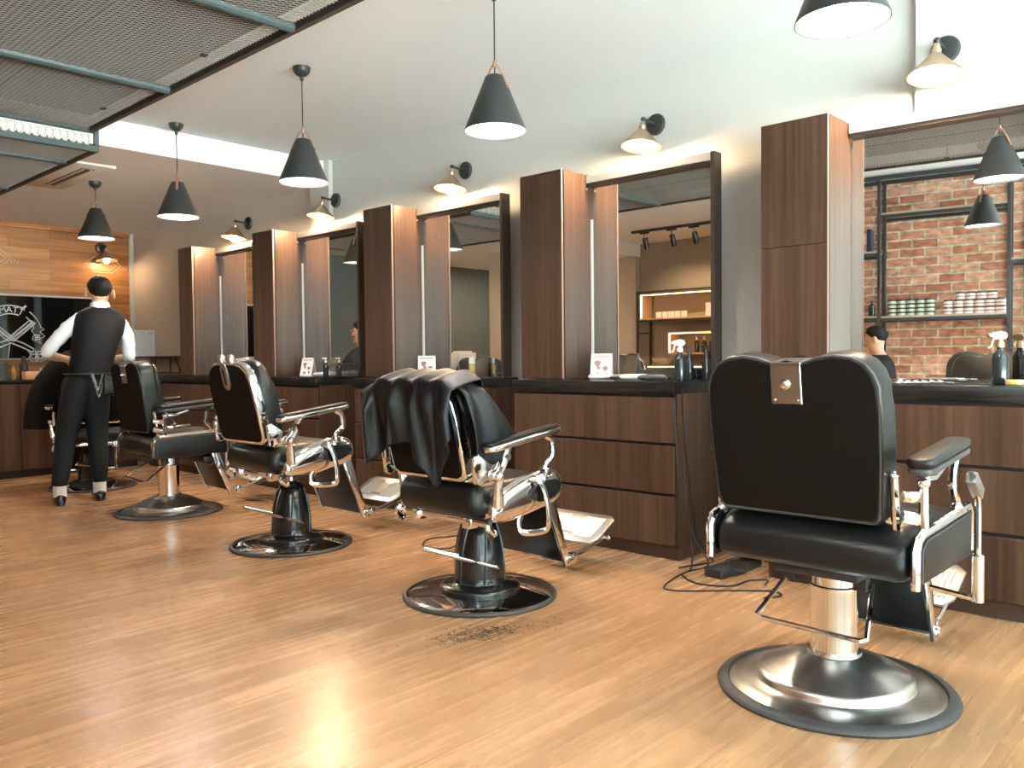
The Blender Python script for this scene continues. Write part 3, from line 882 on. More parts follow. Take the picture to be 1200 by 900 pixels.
o = BM(); box(o, -0.08, 0.08, -0.02, 0.02, 0, 0.22, 0.003); o = mesh_obj('book', o, simple('navy_cover', (0.02, 0.03, 0.06), 0.4)); o.location = (-0.28, 2.28, 2.031); tag(o, 'navy book standing on the upper left shelf before the bricks', 'book')
o = BM(); lathe(o, [(0.025, 0), (0.028, 0.004), (0.028, 0.10), (0.012, 0.12), (0.012, 0.15), (0.0005, 0.15)], 16); o = mesh_obj('small_bottle', o, M['bottle']); o.location = (-0.25, 2.26, 1.4165); tag(o, 'small dark bottle at the left end of the lower brick wall shelf', 'bottle')
# bench by the bricks
t = thing('bench', 'dark upholstered bench along the brick wall below the shelves', 'bench', (0.15, 1.72, 0))
b = BM(); box(b, -0.22, 0.22, 0.0, 0.56, 0.36, 0.445, 0.02, 3); mesh_obj('seat', b, M['leather'], t)
for x in (-0.19, 0.19):
    for y in (0.05, 0.51):
        b = BM(); box(b, x - 0.015, x + 0.015, y - 0.015, y + 0.015, 0, 0.3595); mesh_obj('leg', b, M['blackmetal'], t, 0)

# reception desk things, seen in the third mirror
t = thing('reception_desk', 'dark reception desk reflected in the third mirror', 'desk', (-0.95, 8.75, 0))
b = BM(); box(b, 0, 1.2, 0, 0.55, 0, 0.86, 0.004); mesh_obj('desk_body', b, M['walnut'], t, 0)
b = BM(); box(b, -0.02, 1.22, -0.02, 0.57, 0.8605, 0.90, 0.003); mesh_obj('desk_top', b, M['top'], t, 0)
t = thing('printer', 'white box shaped printer on the reception desk in the third mirror', 'printer', (-0.42, 8.95, 0.9005))
b = BM(); box(b, -0.17, 0.17, -0.12, 0.2, 0, 0.24, 0.012); mesh_obj('printer_body', b, M['white'], t)
b = BM(); box(b, -0.14, 0.14, -0.16, -0.121, 0.05, 0.06, 0.002); mesh_obj('paper_tray', b, M['white'], t)
b = BM(); box(b, -0.1, 0.1, -0.1, 0.1, 0.2405, 0.265, 0.004); mesh_obj('lid', b, M['white'], t)
t = thing('monitor', 'pale grey back of a monitor on the reception desk in the third mirror', 'monitor', (-0.02, 9.03, 0.9005))
b = BM(); box(b, -0.2, 0.2, -0.015, 0.015, 0.06, 0.36, 0.006); mesh_obj('screen', b, M['palerail'], t)
b = BM(); box(b, -0.09, 0.09, -0.06, 0.06, 0, 0.012, 0.004); box(b, -0.02, 0.02, -0.01, 0.01, 0.012, 0.08); mesh_obj('stand', b, M['palerail'], t)
# ---------------------------------------------------------------- barber chairs; local frame: facing +x, -y is the chair's right hand side
def tilt_at(x, z, deg):
    """frame leaning backwards about (x,z)"""
    return Matrix.Translation((x, 0, z)) @ Matrix.Rotation(R(-deg), 4, 'Y')

def footrest(t, dz=0.0, w=0.20, black=True):
    """calf board hanging from the seat front, foot arms and ribbed foot plate"""
    p0 = Vector((0.25, 0, 0.42 + dz)); p1 = Vector((0.36, 0, 0.13 + dz * 0.6))
    d = (p1 - p0); L_ = d.length; ang = math.atan2(d.x, -d.z)
    F = Matrix.Translation(p0) @ Matrix.Rotation(-ang, 4, 'Y')
    b = BM(); prism(b, [(-w + 0.02, 0.0), (w - 0.02, 0.0), (w - 0.012, -L_), (-w + 0.012, -L_)], -0.012, 0.016, 'x', 0.006, 2, F); mesh_obj('calf_board', b, M['leather'], t)
    for s in (1, -1):
        b = BM(); prism(b, [(-0.03, 0.03), (0.028, 0.03), (0.02, -L_ - 0.03), (-0.018, -L_ - 0.03)], s * (w - 0.011), s * (w + 0.004), 'y', 0.003, 2, F); mesh_obj('side_strip', b, M['chrome'], t, label='chrome side strip')
    q = p1 + Vector((0.0, 0, -0.005))
    b = BM()
    for s in (1, -1):
        tube(b, [(q.x - 0.01, s * (w - 0.02), q.z), (q.x + 0.13, s * (w - 0.02), q.z + 0.012), (q.x + 0.33, s * (w - 0.03), q.z + 0.055)], 0.013, 6, sx=0.6, up=(0, 1, 0))
        lathe(b, [(0.018, -0.02), (0.022, -0.012), (0.022, 0.012), (0.018, 0.02)], 14, (q.x + 0.02, s * (w - 0.005), q.z), Matrix.Rotation(PI / 2, 4, 'X'))
        box(b, q.x + 0.055, q.x + 0.085, s * (w - 0.02) - 0.016, s * (w - 0.02) + 0.016, q.z - 0.02, q.z + 0.026, 0.003)
    tube(b, [(q.x, -w + 0.01, q.z), (q.x, w - 0.01, q.z)], 0.012, 8)
    tube(b, [(q.x + 0.32, -w + 0.0, q.z + 0.055), (q.x + 0.32, w - 0.0, q.z + 0.055)], 0.008, 8)
    for s in (1, -1):
        sphere(b, (q.x + 0.32, s * (w + 0.003), q.z + 0.055), 0.012, 10, 8)
    mesh_obj('foot_frame', b, M['chrome'], t)
    T = Matrix.Translation((q.x + 0.29, 0, q.z + 0.085)) @ Matrix.Rotation(R(-28), 4, 'Y')
    b = BM(); prism(b, [(-0.10, -w + 0.03), (-0.10, w - 0.03), (-0.06, w + 0.0), (0.09, w + 0.005), (0.12, w - 0.03), (0.12, -w + 0.03), (0.09, -w - 0.005), (-0.06, -w)], -0.006, 0.006, 'z', 0.003, 2, T); fp = mesh_obj('foot_plate', b, M['steel'], t, label='ribbed metal foot plate')
    for s in (1, -1):
        b = BM()
        for k in range(7):
            y = s * (0.055 + k * 0.017)
            box(b, -0.065, 0.085, y - 0.0045, y + 0.0045, 0.0062, 0.012, 0.002, 1, T)
        mesh_obj('ribs', b, M['steel'], fp)
    b = BM(); box(b, -0.045, 0.065, -0.04, 0.04, 0.0062, 0.0105, 0.003, 1, T); mesh_obj('centre_plate', b, M['steel'], fp)

def chair_wide(name, label, loc, rz):
    """broad scalloped back, chrome column, boxed seat"""
    t = thing(name, label, 'barber chair', loc, rz, 'barber chairs in a row')
    b = BM(); lathe(b, [(0.322, 0.0), (0.355, 0.0), (0.358, 0.008), (0.352, 0.017), (0.340, 0.022), (0.324, 0.024), (0.320, 0.018), (0.320, 0.0)], 72, cap=False); mesh_obj('base_rim', b, M['rubber'], t, label='black rubber rim')
    b = BM(); lathe(b, [(0.3195, 0.001), (0.3195, 0.018), (0.305, 0.023), (0.275, 0.029), (0.243, 0.032), (0.238, 0.034), (0.235, 0.040), (0.233, 0.050), (0.227, 0.058), (0.217, 0.063), (0.205, 0.068), (0.18, 0.082), (0.15, 0.096), (0.12, 0.107), (0.09, 0.115), (0.082, 0.118), (0.080, 0.126), (0.0005, 0.126)], 72); mesh_obj('base_plate', b, M['worn'], t, label='stepped chrome base')
    b = BM(); lathe(b, [(0.071, 0.1245), (0.071, 0.318), (0.0725, 0.322), (0.0725, 0.330), (0.067, 0.334), (0.066, 0.42), (0.0005, 0.42)], 48); mesh_obj('column', b, M['chrome'], t)
    b = BM(); box(b, -0.16, 0.20, -0.13, 0.13, 0.385, 0.415, 0.006)
    for y in (-0.11, 0.11):
        box(b, -0.09, -0.05, y - 0.02, y + 0.02, 0.345, 0.384, 0.004)
    box(b, 0.18, 0.27, -0.17, 0.17, 0.34, 0.384, 0.008)
    tube(b, [(0.23, -0.20, 0.33), (0.23, 0.20, 0.33)], 0.012, 8)
    box(b, -0.10, 0.0, 0.24, 0.31, 0.345, 0.384, 0.006)
    mesh_obj('under_frame', b, M['blackmetal'], t, label='black under frame')
    b = BM(); tube(b, [(-0.065, 0.115, 0.355), (-0.10, 0.12, 0.345), (-0.235, 0.145, 0.262), (-0.24, 0.12, 0.255), (-0.235, -0.165, 0.247), (-0.222, -0.178, 0.25), (-0.07, -0.14, 0.35), (-0.05, -0.135, 0.36)], 0.0075, 8); mesh_obj('pump_lever', b, M['chrome'], t, label='chrome loop lever')
    # seat
    b = BM(); box(b, -0.225, 0.30, -0.292, 0.292, 0.416, 0.555, 0.045, 4)
    bmesh.ops.bisect_plane(b, geom=b.verts[:] + b.edges[:] + b.faces[:], plane_co=(-0.15, 0, 0), plane_no=(1, 0, 0))
    for yy in (-0.15, 0.0, 0.15):
        bmesh.ops.bisect_plane(b, geom=b.verts[:] + b.edges[:] + b.faces[:], plane_co=(0, yy, 0), plane_no=(0, 1, 0))
    for v in b.verts:
        if v.co.z > 0.52:
            v.co.z += 0.016 * (1 - (v.co.y / 0.3) ** 2) + 0.006
        if v.co.x < -0.15 and v.co.z > 0.50:
            v.co.z -= 0.045 * min(1, (-0.15 - v.co.x) / 0.075)
        if v.co.x < -0.17 and 0.43 < v.co.z < 0.54:
            v.co.x -= 0.012
    mesh_obj('seat', b, M['leather'], t, 50)
    for s in (1, -1):
        ol = [(-0.222, 0.42), (-0.222, 0.515), (-0.205, 0.545), (-0.17, 0.556), (0.29, 0.572), (0.312, 0.55), (0.312, 0.43), (0.30, 0.415)]
        b = BM(); prism(b, ol, s * 0.293, s * 0.314, 'y', 0.004); sp = mesh_obj('side_panel', b, M['leather'], t)
        b = BM(); tube(b, [(x, s * 0.312, z) for x, z in [(-0.212, 0.395)] + ol[1:6]] if False else [(-0.222, s * 0.308, 0.412)] + [(x, s * 0.308, z) for x, z in ol[1:6]] + [(0.312, s * 0.308, 0.43)], 0.013, 8, sx=0.8); mesh_obj('chrome_trim', b, M['chrome'], sp, label='chrome trim')
        b = BM(); tube(b, [(-0.20, s * 0.318, 0.425), (-0.20, s * 0.318, 0.512), (-0.17, s * 0.318, 0.538), (0.285, s * 0.318, 0.553)], 0.003, 6); mesh_obj('piping', b, M['rubber'], sp)
    # backrest
    T = Matrix.Translation((0, 0.032, 0)) @ tilt_at(-0.212, 0.567, 8)
    hw = 0.257
    ol = []
    ol += [(-0.232, 0.0), (0.232, 0.0), (0.247, 0.012), (0.252, 0.04), (hw + 0.003, 0.18), (hw + 0.006, 0.33), (hw + 0.004, 0.40), (0.248, 0.436), (0.226, 0.464), (0.19, 0.482), (0.14, 0.489), (0.09, 0.481), (0.04, 0.463), (0.0, 0.455)]
    ol = ol + [(-y, z) for y, z in ol[:1:-1] if y > 0.001]
    b = BM(); prism(b, ol, 0.0, 0.105, 'x', 0.018, 3, T); back = mesh_obj('backrest', b, M['leather'], t, 50)
    inn = [(y * 0.955, 0.018 + z * 0.945) for y, z in ol]
    b = BM(); prism(b, inn, -0.006, -0.0005, 'x', 0.002, 1, T); mesh_obj('rear_board', b, M['rearpanel'], back, label='matt black rear board')
    b = BM(); tube(b, [T @ Vector((0.004, y * 0.972, 0.011 + z * 0.968)) for y, z in ol], 0.0055, 6, True); mesh_obj('piping', b, M['rubber'], back)
    b = BM(); prism(b, [(y * 0.90, 0.03 + z * 0.90) for y, z in ol], 0.1055, 0.14, 'x', 0.02, 3, T); mesh_obj('front_cushion', b, M['leather'], back, 50)
    b = BM(); box(b, -0.011, -0.0065, -0.046, 0.046, 0.345, 0.460, 0.002, 1, T); box(b, -0.011, 0.085, -0.046, 0.046, 0.4605, 0.468, 0.002, 1, T); hp = mesh_obj('headrest_plate', b, M['steel'], back, label='brushed steel headrest plate')
    b = BM(); lathe(b, [(0.016, 0.0), (0.016, 0.004), (0.011, 0.008), (0.009, 0.018), (0.0005, 0.020)], 14, T @ Vector((-0.011, 0, 0.405)), T.to_3x3().to_4x4() @ Matrix.Rotation(-PI / 2, 4, 'Y'))
    mesh_obj('knob', b, M['chrome'], hp)
    for y in (-0.035, 0.035):
        b = BM(); sphere(b, T @ Vector((-0.012, y, 0.358)), 0.004, 8, 6); mesh_obj('rivet', b, M['chrome'], hp)
    for s in (1, -1):
        # hinge bars between back and arm posts
        b = BM()
        tube(b, [T @ Vector((0.055, s * 0.268, -0.03)), T @ Vector((0.05, s * 0.268, 0.135))], 0.012, 8)
        sphere(b, T @ Vector((0.05, s * 0.268, 0.14)), 0.014, 10, 8)
        tube(b, catmull([(-0.20, s * 0.265, 0.660), (-0.17, s * 0.275, 0.655), (-0.145, s * 0.29, 0.655), (-0.135, s * 0.30, 0.67)], 4), 0.016, 8, sx=0.5, up=(0, 1, 0))
        tube(b, [(-0.20, s * 0.265, 0.605), (-0.13, s * 0.30, 0.588)], 0.018, 8, sx=0.5, up=(0, 1, 0))
        mesh_obj('hinge_bracket', b, M['chrome'], t)
        # arm
        A = Matrix.Translation((-0.185, s * 0.300, 0.712)) @ Matrix.Rotation(R(-4.5), 4, 'Y')
        b = BM(); prism(b, rrect(0.0, 0.41, -0.038, 0.038, 0.03, 4), 0.024, 0.052, 'z', 0.012, 3, A); arm = mesh_obj('armrest', b, M['leather'], t, 60)
        b = BM(); prism(b, rrect(0.004, 0.406, -0.036, 0.036, 0.03, 4), 0.004, 0.0235, 'z', 0.006, 2, A); mesh_obj('arm_base', b, M['rubber'], arm)
        b = BM()
        tube(b, [(-0.14, s * 0.305, 0.552), (-0.14, s * 0.303, 0.60), (-0.135, s * 0.30, 0.700)], 0.013, 8)
        sphere(b, (-0.135, s * 0.30, 0.693), 0.019, 12, 8)
        tube(b, [A @ Vector((0.06, 0, -0.012)), A @ Vector((0.12, 0, -0.02)), A @ Vector((0.2, 0, -0.004))], 0.016, 8)
        sphere(b, A @ Vector((0.055, 0, -0.012)), 0.017, 10, 8)
        mesh_obj('rear_support', b, M['chrome'], arm, label='chrome arm post')
        b = BM()
        tube(b, catmull([(0.17, s * 0.305, 0.565), (0.17, s * 0.305, 0.60), (0.135, s * 0.303, 0.64), (0.145, s * 0.30, 0.69), A @ Vector((0.36, 0, -0.005))], 5), 0.012, 8)
        sphere(b, A @ Vector((0.375, -s * 0.01, -0.006)), 0.016, 10, 8)
        sphere(b, (0.17, s * 0.305, 0.585), 0.018, 10, 8)
        mesh_obj('front_support', b, M['chrome'], arm, label='chrome arm support')
    # recline lever on the right hand side
    b = BM()
    lathe(b, [(0.017, 0.275), (0.018, 0.28), (0.018, 0.42), (0.014, 0.425), (0.010, 0.425)], 16, (0.28, -0.338, 0))
    tube(b, [(0.28, -0.338, 0.42), (0.28, -0.338, 0.56), (0.272, -0.338, 0.60), (0.245, -0.338, 0.635)], 0.009, 8)
    tube(b, [(0.28, -0.338, 0.283), (0.27, -0.20, 0.30)], 0.009, 8)
    lv = mesh_obj('recline_lever', b, M['chrome'], t)
    b = BM(); box(b, -0.05, 0.06, -0.016, 0.016, -0.02, 0.02, 0.006, 2, Matrix.Translation((0.235, -0.338, 0.648)) @ Matrix.Rotation(R(35), 4, 'Y')); mesh_obj('grip', b, M['steel'], lv)
    footrest(t, 0.0, 0.19)
    return t

def chair_classic(name, label, loc, rz, dz=0.0, knobs=True, bh=1.0):
    """narrow arched back, black cone pedestal, chrome fenders; dz raises the seat on its piston"""
    t = thing(name, label, 'barber chair', loc, rz, 'barber chairs in a row')
    b = BM(); lathe(b, [(0.325, 0.0), (0.340, 0.0), (0.342, 0.008), (0.336, 0.016), (0.326, 0.018), (0.322, 0.012), (0.322, 0.0)], 72, cap=False); mesh_obj('base_rim', b, M['rubber'], t, label='black rubber rim')
    b = BM(); lathe(b, [(0.3215, 0.001), (0.3215, 0.013), (0.30, 0.02), (0.22, 0.030), (0.185, 0.034), (0.0005, 0.034)], 72); mesh_obj('base_plate', b, M['chrome'], t, label='dished chrome base')
    b = BM(); lathe(b, [(0.178, 0.0345), (0.180, 0.04), (0.176, 0.052), (0.155, 0.060), (0.118, 0.064), (0.112, 0.068), (0.113, 0.10), (0.110, 0.16), (0.102, 0.22), (0.088, 0.28), (0.072, 0.325), (0.055, 0.35), (0.03, 0.362), (0.0005, 0.364)], 48); ped = mesh_obj('pedestal', b, M['enamel'], t, 60, 'glossy black cone pedestal')
    b = BM()
    for a in (-125, -65, 55, 115, 175):
        pts = [((rr + 0.001) * math.cos(R(a + k * 3)), (rr + 0.001) * math.sin(R(a + k * 3)), z) for k, (rr, z) in enumerate([(0.113, 0.075), (0.112, 0.14), (0.104, 0.21), (0.090, 0.275), (0.073, 0.325)])]
        tube(b, catmull(pts, 4), 0.006, 8, sx=0.5)
    mesh_obj('flutes', b, M['enamel'], ped)
    b = BM(); lathe(b, [(0.024, 0.365), (0.024, 0.40 + dz), (0.05, 0.402 + dz), (0.0005, 0.403 + dz)], 20); mesh_obj('piston', b, M['chrome'], t)
    b = BM()
    tube(b, [(0.0, -0.115, 0.135), (-0.03, -0.135, 0.15), (-0.20, 0.10, 0.215), (-0.225, 0.13, 0.222), (-0.222, 0.118, 0.232), (-0.10, 0.03, 0.19), (-0.06, 0.06, 0.18)], 0.0052, 8, sx=1.5, up=(0, 0, 1))
    mesh_obj('pump_lever', b, M['chrome'], t)
    Z = dz
    # seat
    b = BM(); box(b, -0.255, 0.235, -0.25, 0.25, 0.395 + Z, 0.535 + Z, 0.05, 4)
    for v in b.verts:
        if v.co.z > 0.49 + Z:
            v.co.z += 0.022 * (1 - (v.co.y / 0.26) ** 2)
        if v.co.x < -0.2:
            v.co.x -= 0.045 * max(0, 1 - abs(v.co.z - 0.46 - Z) / 0.09) * (1 - (v.co.y / 0.3) ** 2)
    mesh_obj('seat', b, M['leather'], t, 50)
    # fenders: inflated teardrops
    up = catmull([(-0.215, 0, 0.418), (-0.20, 0, 0.462), (-0.12, 0, 0.512), (0.0, 0, 0.550), (0.12, 0, 0.570), (0.20, 0, 0.560), (0.238, 0, 0.490)], 4)
    lo = catmull([(-0.215, 0, 0.418), (-0.20, 0, 0.385), (-0.10, 0, 0.376), (0.02, 0, 0.384), (0.14, 0, 0.405), (0.21, 0, 0.430), (0.238, 0, 0.490)], 4)
    for s in (1, -1):
        b = BM()
        n = 10
        rows = []
        for u_, l_ in zip(up, lo):
            mid = (u_ + l_) / 2; hh = (u_.z - l_.z) / 2
            wv = min(1.0, hh / 0.05)
            ring = []
            for k in range(n + 1):
                a = -PI / 2 + PI * k / n
                ring.append(b.verts.new((mid.x, s * (0.252 + 0.049 * (0.35 + 0.65 * wv) * (math.cos(a) ** 0.55 if math.cos(a) > 0 else 0)), mid.z + hh * math.sin(a) + Z)))
            rows.append(ring)
        for A_, B_ in zip(rows, rows[1:]):
            for k in range(n):
                b.faces.new((A_[k], A_[k + 1], B_[k + 1], B_[k]))
            b.faces.new((A_[0], B_[0], B_[n], A_[n]))
        bmesh.ops.remove_doubles(b, verts=b.verts, dist=0.0004)
        fd = mesh_obj('fender', b, M['chrome'], t, 60, 'chrome teardrop side')
        b = BM(); prism(b, [(0.10 + 0.10 * math.cos(a) * (1.0 + 0.1 * math.sin(a)), 0.485 + Z + 0.042 * math.sin(a) + 0.12 * 0.098 * math.cos(a)) for a in [2 * PI * k / 28 for k in range(28)]], s * 0.3015, s * 0.3125, 'y', 0.003, 2); mesh_obj('inlay', b, M['enamel'], fd, label='black oval inlay')
        b = BM(); tube(b, catmull([(0.02, s * 0.296, 0.545 + Z), (0.045, s * 0.322, 0.53 + Z), (0.075, s * 0.335, 0.44 + Z), (0.085, s * 0.333, 0.345 + Z), (0.07, s * 0.32, 0.318 + Z), (-0.02, s * 0.315, 0.322 + Z), (-0.06, s * 0.305, 0.335 + Z), (-0.055, s * 0.29, 0.37 + Z), (-0.035, s * 0.285, 0.392 + Z)], 5), 0.014, 8, sx=0.55, up=(0, 1, 0)); 
        if s < 0:
            mesh_obj('side_lever', b, M['chrome'], t, label='chrome flat loop lever')
        else:
            b.free()
        # arm
        A = Matrix.Translation((-0.27, s * 0.308, 0.678 + Z)) @ Matrix.Rotation(R(-7), 4, 'Y')
        b = BM(); prism(b, rrect(0.0, 0.455, -0.036, 0.036, 0.034, 5), 0.0, 0.022, 'z', 0.006, 2, A); arm = mesh_obj('armrest', b, M['chrome'], t, 60, 'chrome edged armrest')
        b = BM(); prism(b, rrect(0.008, 0.447, -0.029, 0.029, 0.027, 5), 0.0225, 0.034, 'z', 0.006, 2, A); mesh_obj('arm_pad', b, M['leather'], arm)
        b = BM()
        tube(b, [(-0.175, s * 0.285, 0.45 + Z), (-0.185, s * 0.296, 0.52 + Z), (-0.19, s * 0.303, 0.565 + Z)], [0.026, 0.020, 0.016], 10)
        sphere(b, (-0.19, s * 0.303, 0.575 + Z), 0.024, 14, 10)
        tube(b, catmull([(-0.19, s * 0.303, 0.58 + Z), (-0.16, s * 0.305, 0.625 + Z), (-0.15, s * 0.306, 0.66 + Z), A @ Vector((0.14, 0, 0.0))], 4), 0.015, 8)
        lathe(b, [(0.014, -0.02), (0.014, 0.02)], 10, (-0.15, s * 0.306, 0.652 + Z), Matrix.Rotation(PI / 2, 4, 'X'))
        mesh_obj('rear_support', b, M['chrome'], arm, label='chrome arm post')
        b = BM()
        tube(b, catmull([A @ Vector((0.37, 0, 0.0)), A @ Vector((0.405, 0, -0.03)), A @ Vector((0.41, 0, -0.085)), (0.135, s * 0.303, 0.612 + Z), (0.105, s * 0.30, 0.585 + Z), (0.105, s * 0.295, 0.53 + Z)], 5), 0.0155, 8, sx=0.75, up=(0, 1, 0))
        box(b, 0.085, 0.128, s * 0.297 - 0.02, s * 0.297 + 0.02, 0.545 + Z, 0.58 + Z, 0.006)
        mesh_obj('front_support', b, M['chrome'], arm, label='scrolled chrome arm support')
        # saddle bracket to the back
        b = BM(); prism(b, [(-0.30, 0.555 + Z), (-0.315, 0.66 + Z), (-0.285, 0.675 + Z), (-0.26, 0.645 + Z), (-0.225, 0.622 + Z), (-0.19, 0.618 + Z), (-0.165, 0.632 + Z), (-0.145, 0.655 + Z), (-0.135, 0.62 + Z), (-0.16, 0.57 + Z), (-0.20, 0.555 + Z), (-0.25, 0.565 + Z), (-0.275, 0.545 + Z)], s * 0.268, s * 0.290, 'y', 0.006, 2); mesh_obj('saddle_bracket', b, M['chrome'], t)
    # rear cross bar and clamps
    b = BM()
    box(b, -0.225, -0.20, -0.27, 0.27, 0.368 + Z, 0.394 + Z, 0.004)
    for y in (-0.16, 0.16):
        box(b, -0.24, -0.185, y - 0.022, y + 0.022, 0.352 + Z, 0.40 + Z, 0.006)
    for s in (1, -1):
        tube(b, catmull([(-0.215, s * 0.275, 0.40 + Z), (-0.235, s * 0.285, 0.37 + Z), (-0.20, s * 0.285, 0.34 + Z)], 4), 0.015, 8)
        sphere(b, (-0.20, s * 0.285, 0.345 + Z), 0.016, 10, 8)
        tube(b, [(-0.2, s * 0.16, 0.382 + Z), (0.22, s * 0.16, 0.40 + Z)], 0.012, 8)
    box(b, -0.10, 0.10, -0.10, 0.10, 0.385 + Z, 0.40 + Z, 0.004)
    mesh_obj('under_frame', b, M['chrome'], t, label='chrome under frame')
    # backrest
    T = tilt_at(-0.29, 0.55 + Z, 13)
    half = [(0.0, 0.0), (0.19, 0.0), (0.215, 0.012), (0.226, 0.04), (0.228, 0.20), (0.225, 0.30), (0.217, 0.36), (0.195, 0.405), (0.155, 0.437), (0.10, 0.452), (0.0, 0.456)]
    half = [(y, z * bh) for y, z in half]
    ol = half[1:-1] + [(0.0, 0.456 * bh)] + [(-y, z) for y, z in half[-2:0:-1]]
    def scl(k, off):
        return [(y * k, off + (z - 0.228 * bh) * k + 0.228 * bh) for y, z in ol]
    b = BM(); prism(b, ol, 0.0, 0.052, 'x', 0.010, 3, T); back = mesh_obj('backrest_band', b, M['chrome'], t, 50, 'chrome band round the back')
    b = BM(); prism(b, scl(0.93, 0.004), -0.006, -0.0005, 'x', 0.002, 1, T); mesh_obj('rear_board', b, M['rearpanel'], back, label='matt black rear board')
    b = BM(); prism(b, scl(0.99, 0), 0.0525, 0.135, 'x', 0.032, 4, T); mesh_obj('back_cushion', b, M['leather'], back, 50, 'black leather back cushion')
    b = BM(); prism(b, rrect(-0.034, 0.034, 0.305 * bh, 0.452 * bh, 0.032, 5), -0.016, -0.0065, 'x', 0.003, 2, T); sl = mesh_obj('headrest_slot', b, M['steel'], back, label='chrome headrest slot plate')
    b = BM(); prism(b, rrect(-0.008, 0.008, 0.335 * bh, 0.42 * bh, 0.0065, 4), -0.0185, -0.0162, 'x', 0.0, 1, T); mesh_obj('slot', b, M['recess'], sl)
    for y in ((-0.052, 0.045) if knobs else ()):
        b = BM(); lathe(b, [(0.016, 0.43), (0.022, 0.455), (0.022, 0.478), (0.018, 0.488), (0.012, 0.493), (0.0005, 0.494)], 16, T @ Vector((0.012, y, 0.0)), T.to_3x3().to_4x4())
        mesh_obj('headrest_knob', b, M['steel'], back)
    footrest(t, dz - 0.015, 0.205)
    return t

C4 = chair_wide('barber_chair', 'black barber chair nearest the camera, broad scalloped back with a steel headrest plate', (2.584, 1.018, 0), 0.0)
C1 = dup(C4, (2.63, 5.72, 0), R(-3), 'black barber chair on a chrome column just right of the barber')
C3 = chair_classic('barber_chair', 'barber chair on a black cone pedestal with a dark cape draped over its back', (2.59, 2.60, 0), 0.0, 0.0, False, 0.915)
C2 = chair_classic('barber_chair', 'barber chair on a black cone pedestal with bare chrome banded back and headrest slot', (2.61, 4.14, 0), 0.0, 0.05)
C5 = dup(C3, (2.73, 7.36, 0), R(72), 'barber chair behind the barber, mostly hidden, with a caped customer in it')

# ---------------------------------------------------------------- cape draped over the third chair's back
def cape():
    T = tilt_at(-0.29, 0.55, 13)
    b = BM()
    NU, NV = 64, 46
    rows = []
    rnd = random.Random(4)
    ph = [rnd.uniform(0, 6.28) for _ in range(6)]
    for i in range(NU + 1):
        u = i / NU                      # 0 = left end (+y), 1 = right end (-y)
        y0 = 0.315 - 0.575 * u
        row = []
        # hem height of the rear fall, local z under the top edge
        hem = 0.315 + 0.03 * math.sin(u * 9 + 0.6) - 0.035 * max(0, 0.5 - abs(u - 0.33)) + 0.10 * math.exp(-((u - 0.76) / 0.085) ** 2) - 0.12 * max(0, (u - 0.86) / 0.14)
        front = 0.22 + 0.10 * max(0, (u - 0.6) / 0.4)
        for j in range(NV + 1):
            v = j / NV
            s = -front + (front + hem) * v   # <0 in front, >0 behind
            yy = y0
            top = 0.418 - (0.035 * ((abs(y0) - 0.16) / 0.1) ** 1.5 if abs(y0) > 0.16 else 0.0)
            top = max(top, 0.355) + 0.006 * math.sin(u * 30)
            if s < -0.05:
                x = 0.15 + 0.012 * math.sin(u * 15 + 1); z = top - (-s - 0.05)
            elif s < 0.03:
                a = (s + 0.05) / 0.08 * PI
                x = 0.062 + 0.09 * math.cos(a); z = top + 0.012 + 0.010 * math.sin(a)
            else:
                d = s - 0.03
                k = min(1, 0.25 + d / 0.10)
                fold = 0.018 * math.sin(u * 22 + ph[0] + 0.8 * math.sin(d * 6)) + 0.013 * math.sin(u * 37 + ph[1] - d * 5) + 0.008 * math.sin(u * 61 + ph[2])
                x = -0.030 - k * (0.020 + 0.030 * d / 0.35) + fold * k
                z = top - d
                yy = y0 + (0.030 * (d / 0.35) * (1 if u < 0.5 else -0.3) * abs(u - 0.4) * 2) + 0.010 * k * math.sin(u * 28 + ph[3] + d * 9)
            row.append(b.verts.new(T @ Vector((x, yy, z))))
        rows.append(row)
    for A, B in zip(rows, rows[1:]):
        for j in range(NV):
            b.faces.new((A[j], A[j + 1], B[j + 1], B[j]))
    # flap hanging over the right edge of the back
    NU2, NV2 = 16, 22
    rows = []
    for i in range(NU2 + 1):
        u = i / NU2
        row = []
        for j in range(NV2 + 1):
            v = j / NV2
            x = 0.02 + 0.27 * u * (0.35 + 0.65 * v) 
            ln = 0.335 * (0.75 + 0.35 * math.sin(PI * (0.25 + 0.6 * u)))
            z = 0.418 - 0.02 * u - v * ln
            y = -0.262 - 0.012 * math.sin(u * 9 + v * 3) - 0.018 * v - 0.02 * math.sin(PI * v)
            if v < 0.15:
                y += (0.15 - v) * 0.35
            row.append(b.verts.new(T @ Vector((x, y, z))))
        rows.append(row)
    for A, B in zip(rows, rows[1:]):
        for j in range(NV2):
            b.faces.new((A[j], A[j + 1], B[j + 1], B[j]))
    o = mesh_obj('barber_cape', b, M['cloth'], None, 180)
    so = o.modifiers.new('thick', 'SOLIDIFY'); so.thickness = 0.003; so.offset = 0
    o.location = (2.59, 2.60, 0)
    tag(o, 'dark nylon barber cape draped over the back of the barber chair second from the camera', 'cape')
    return o
cape()
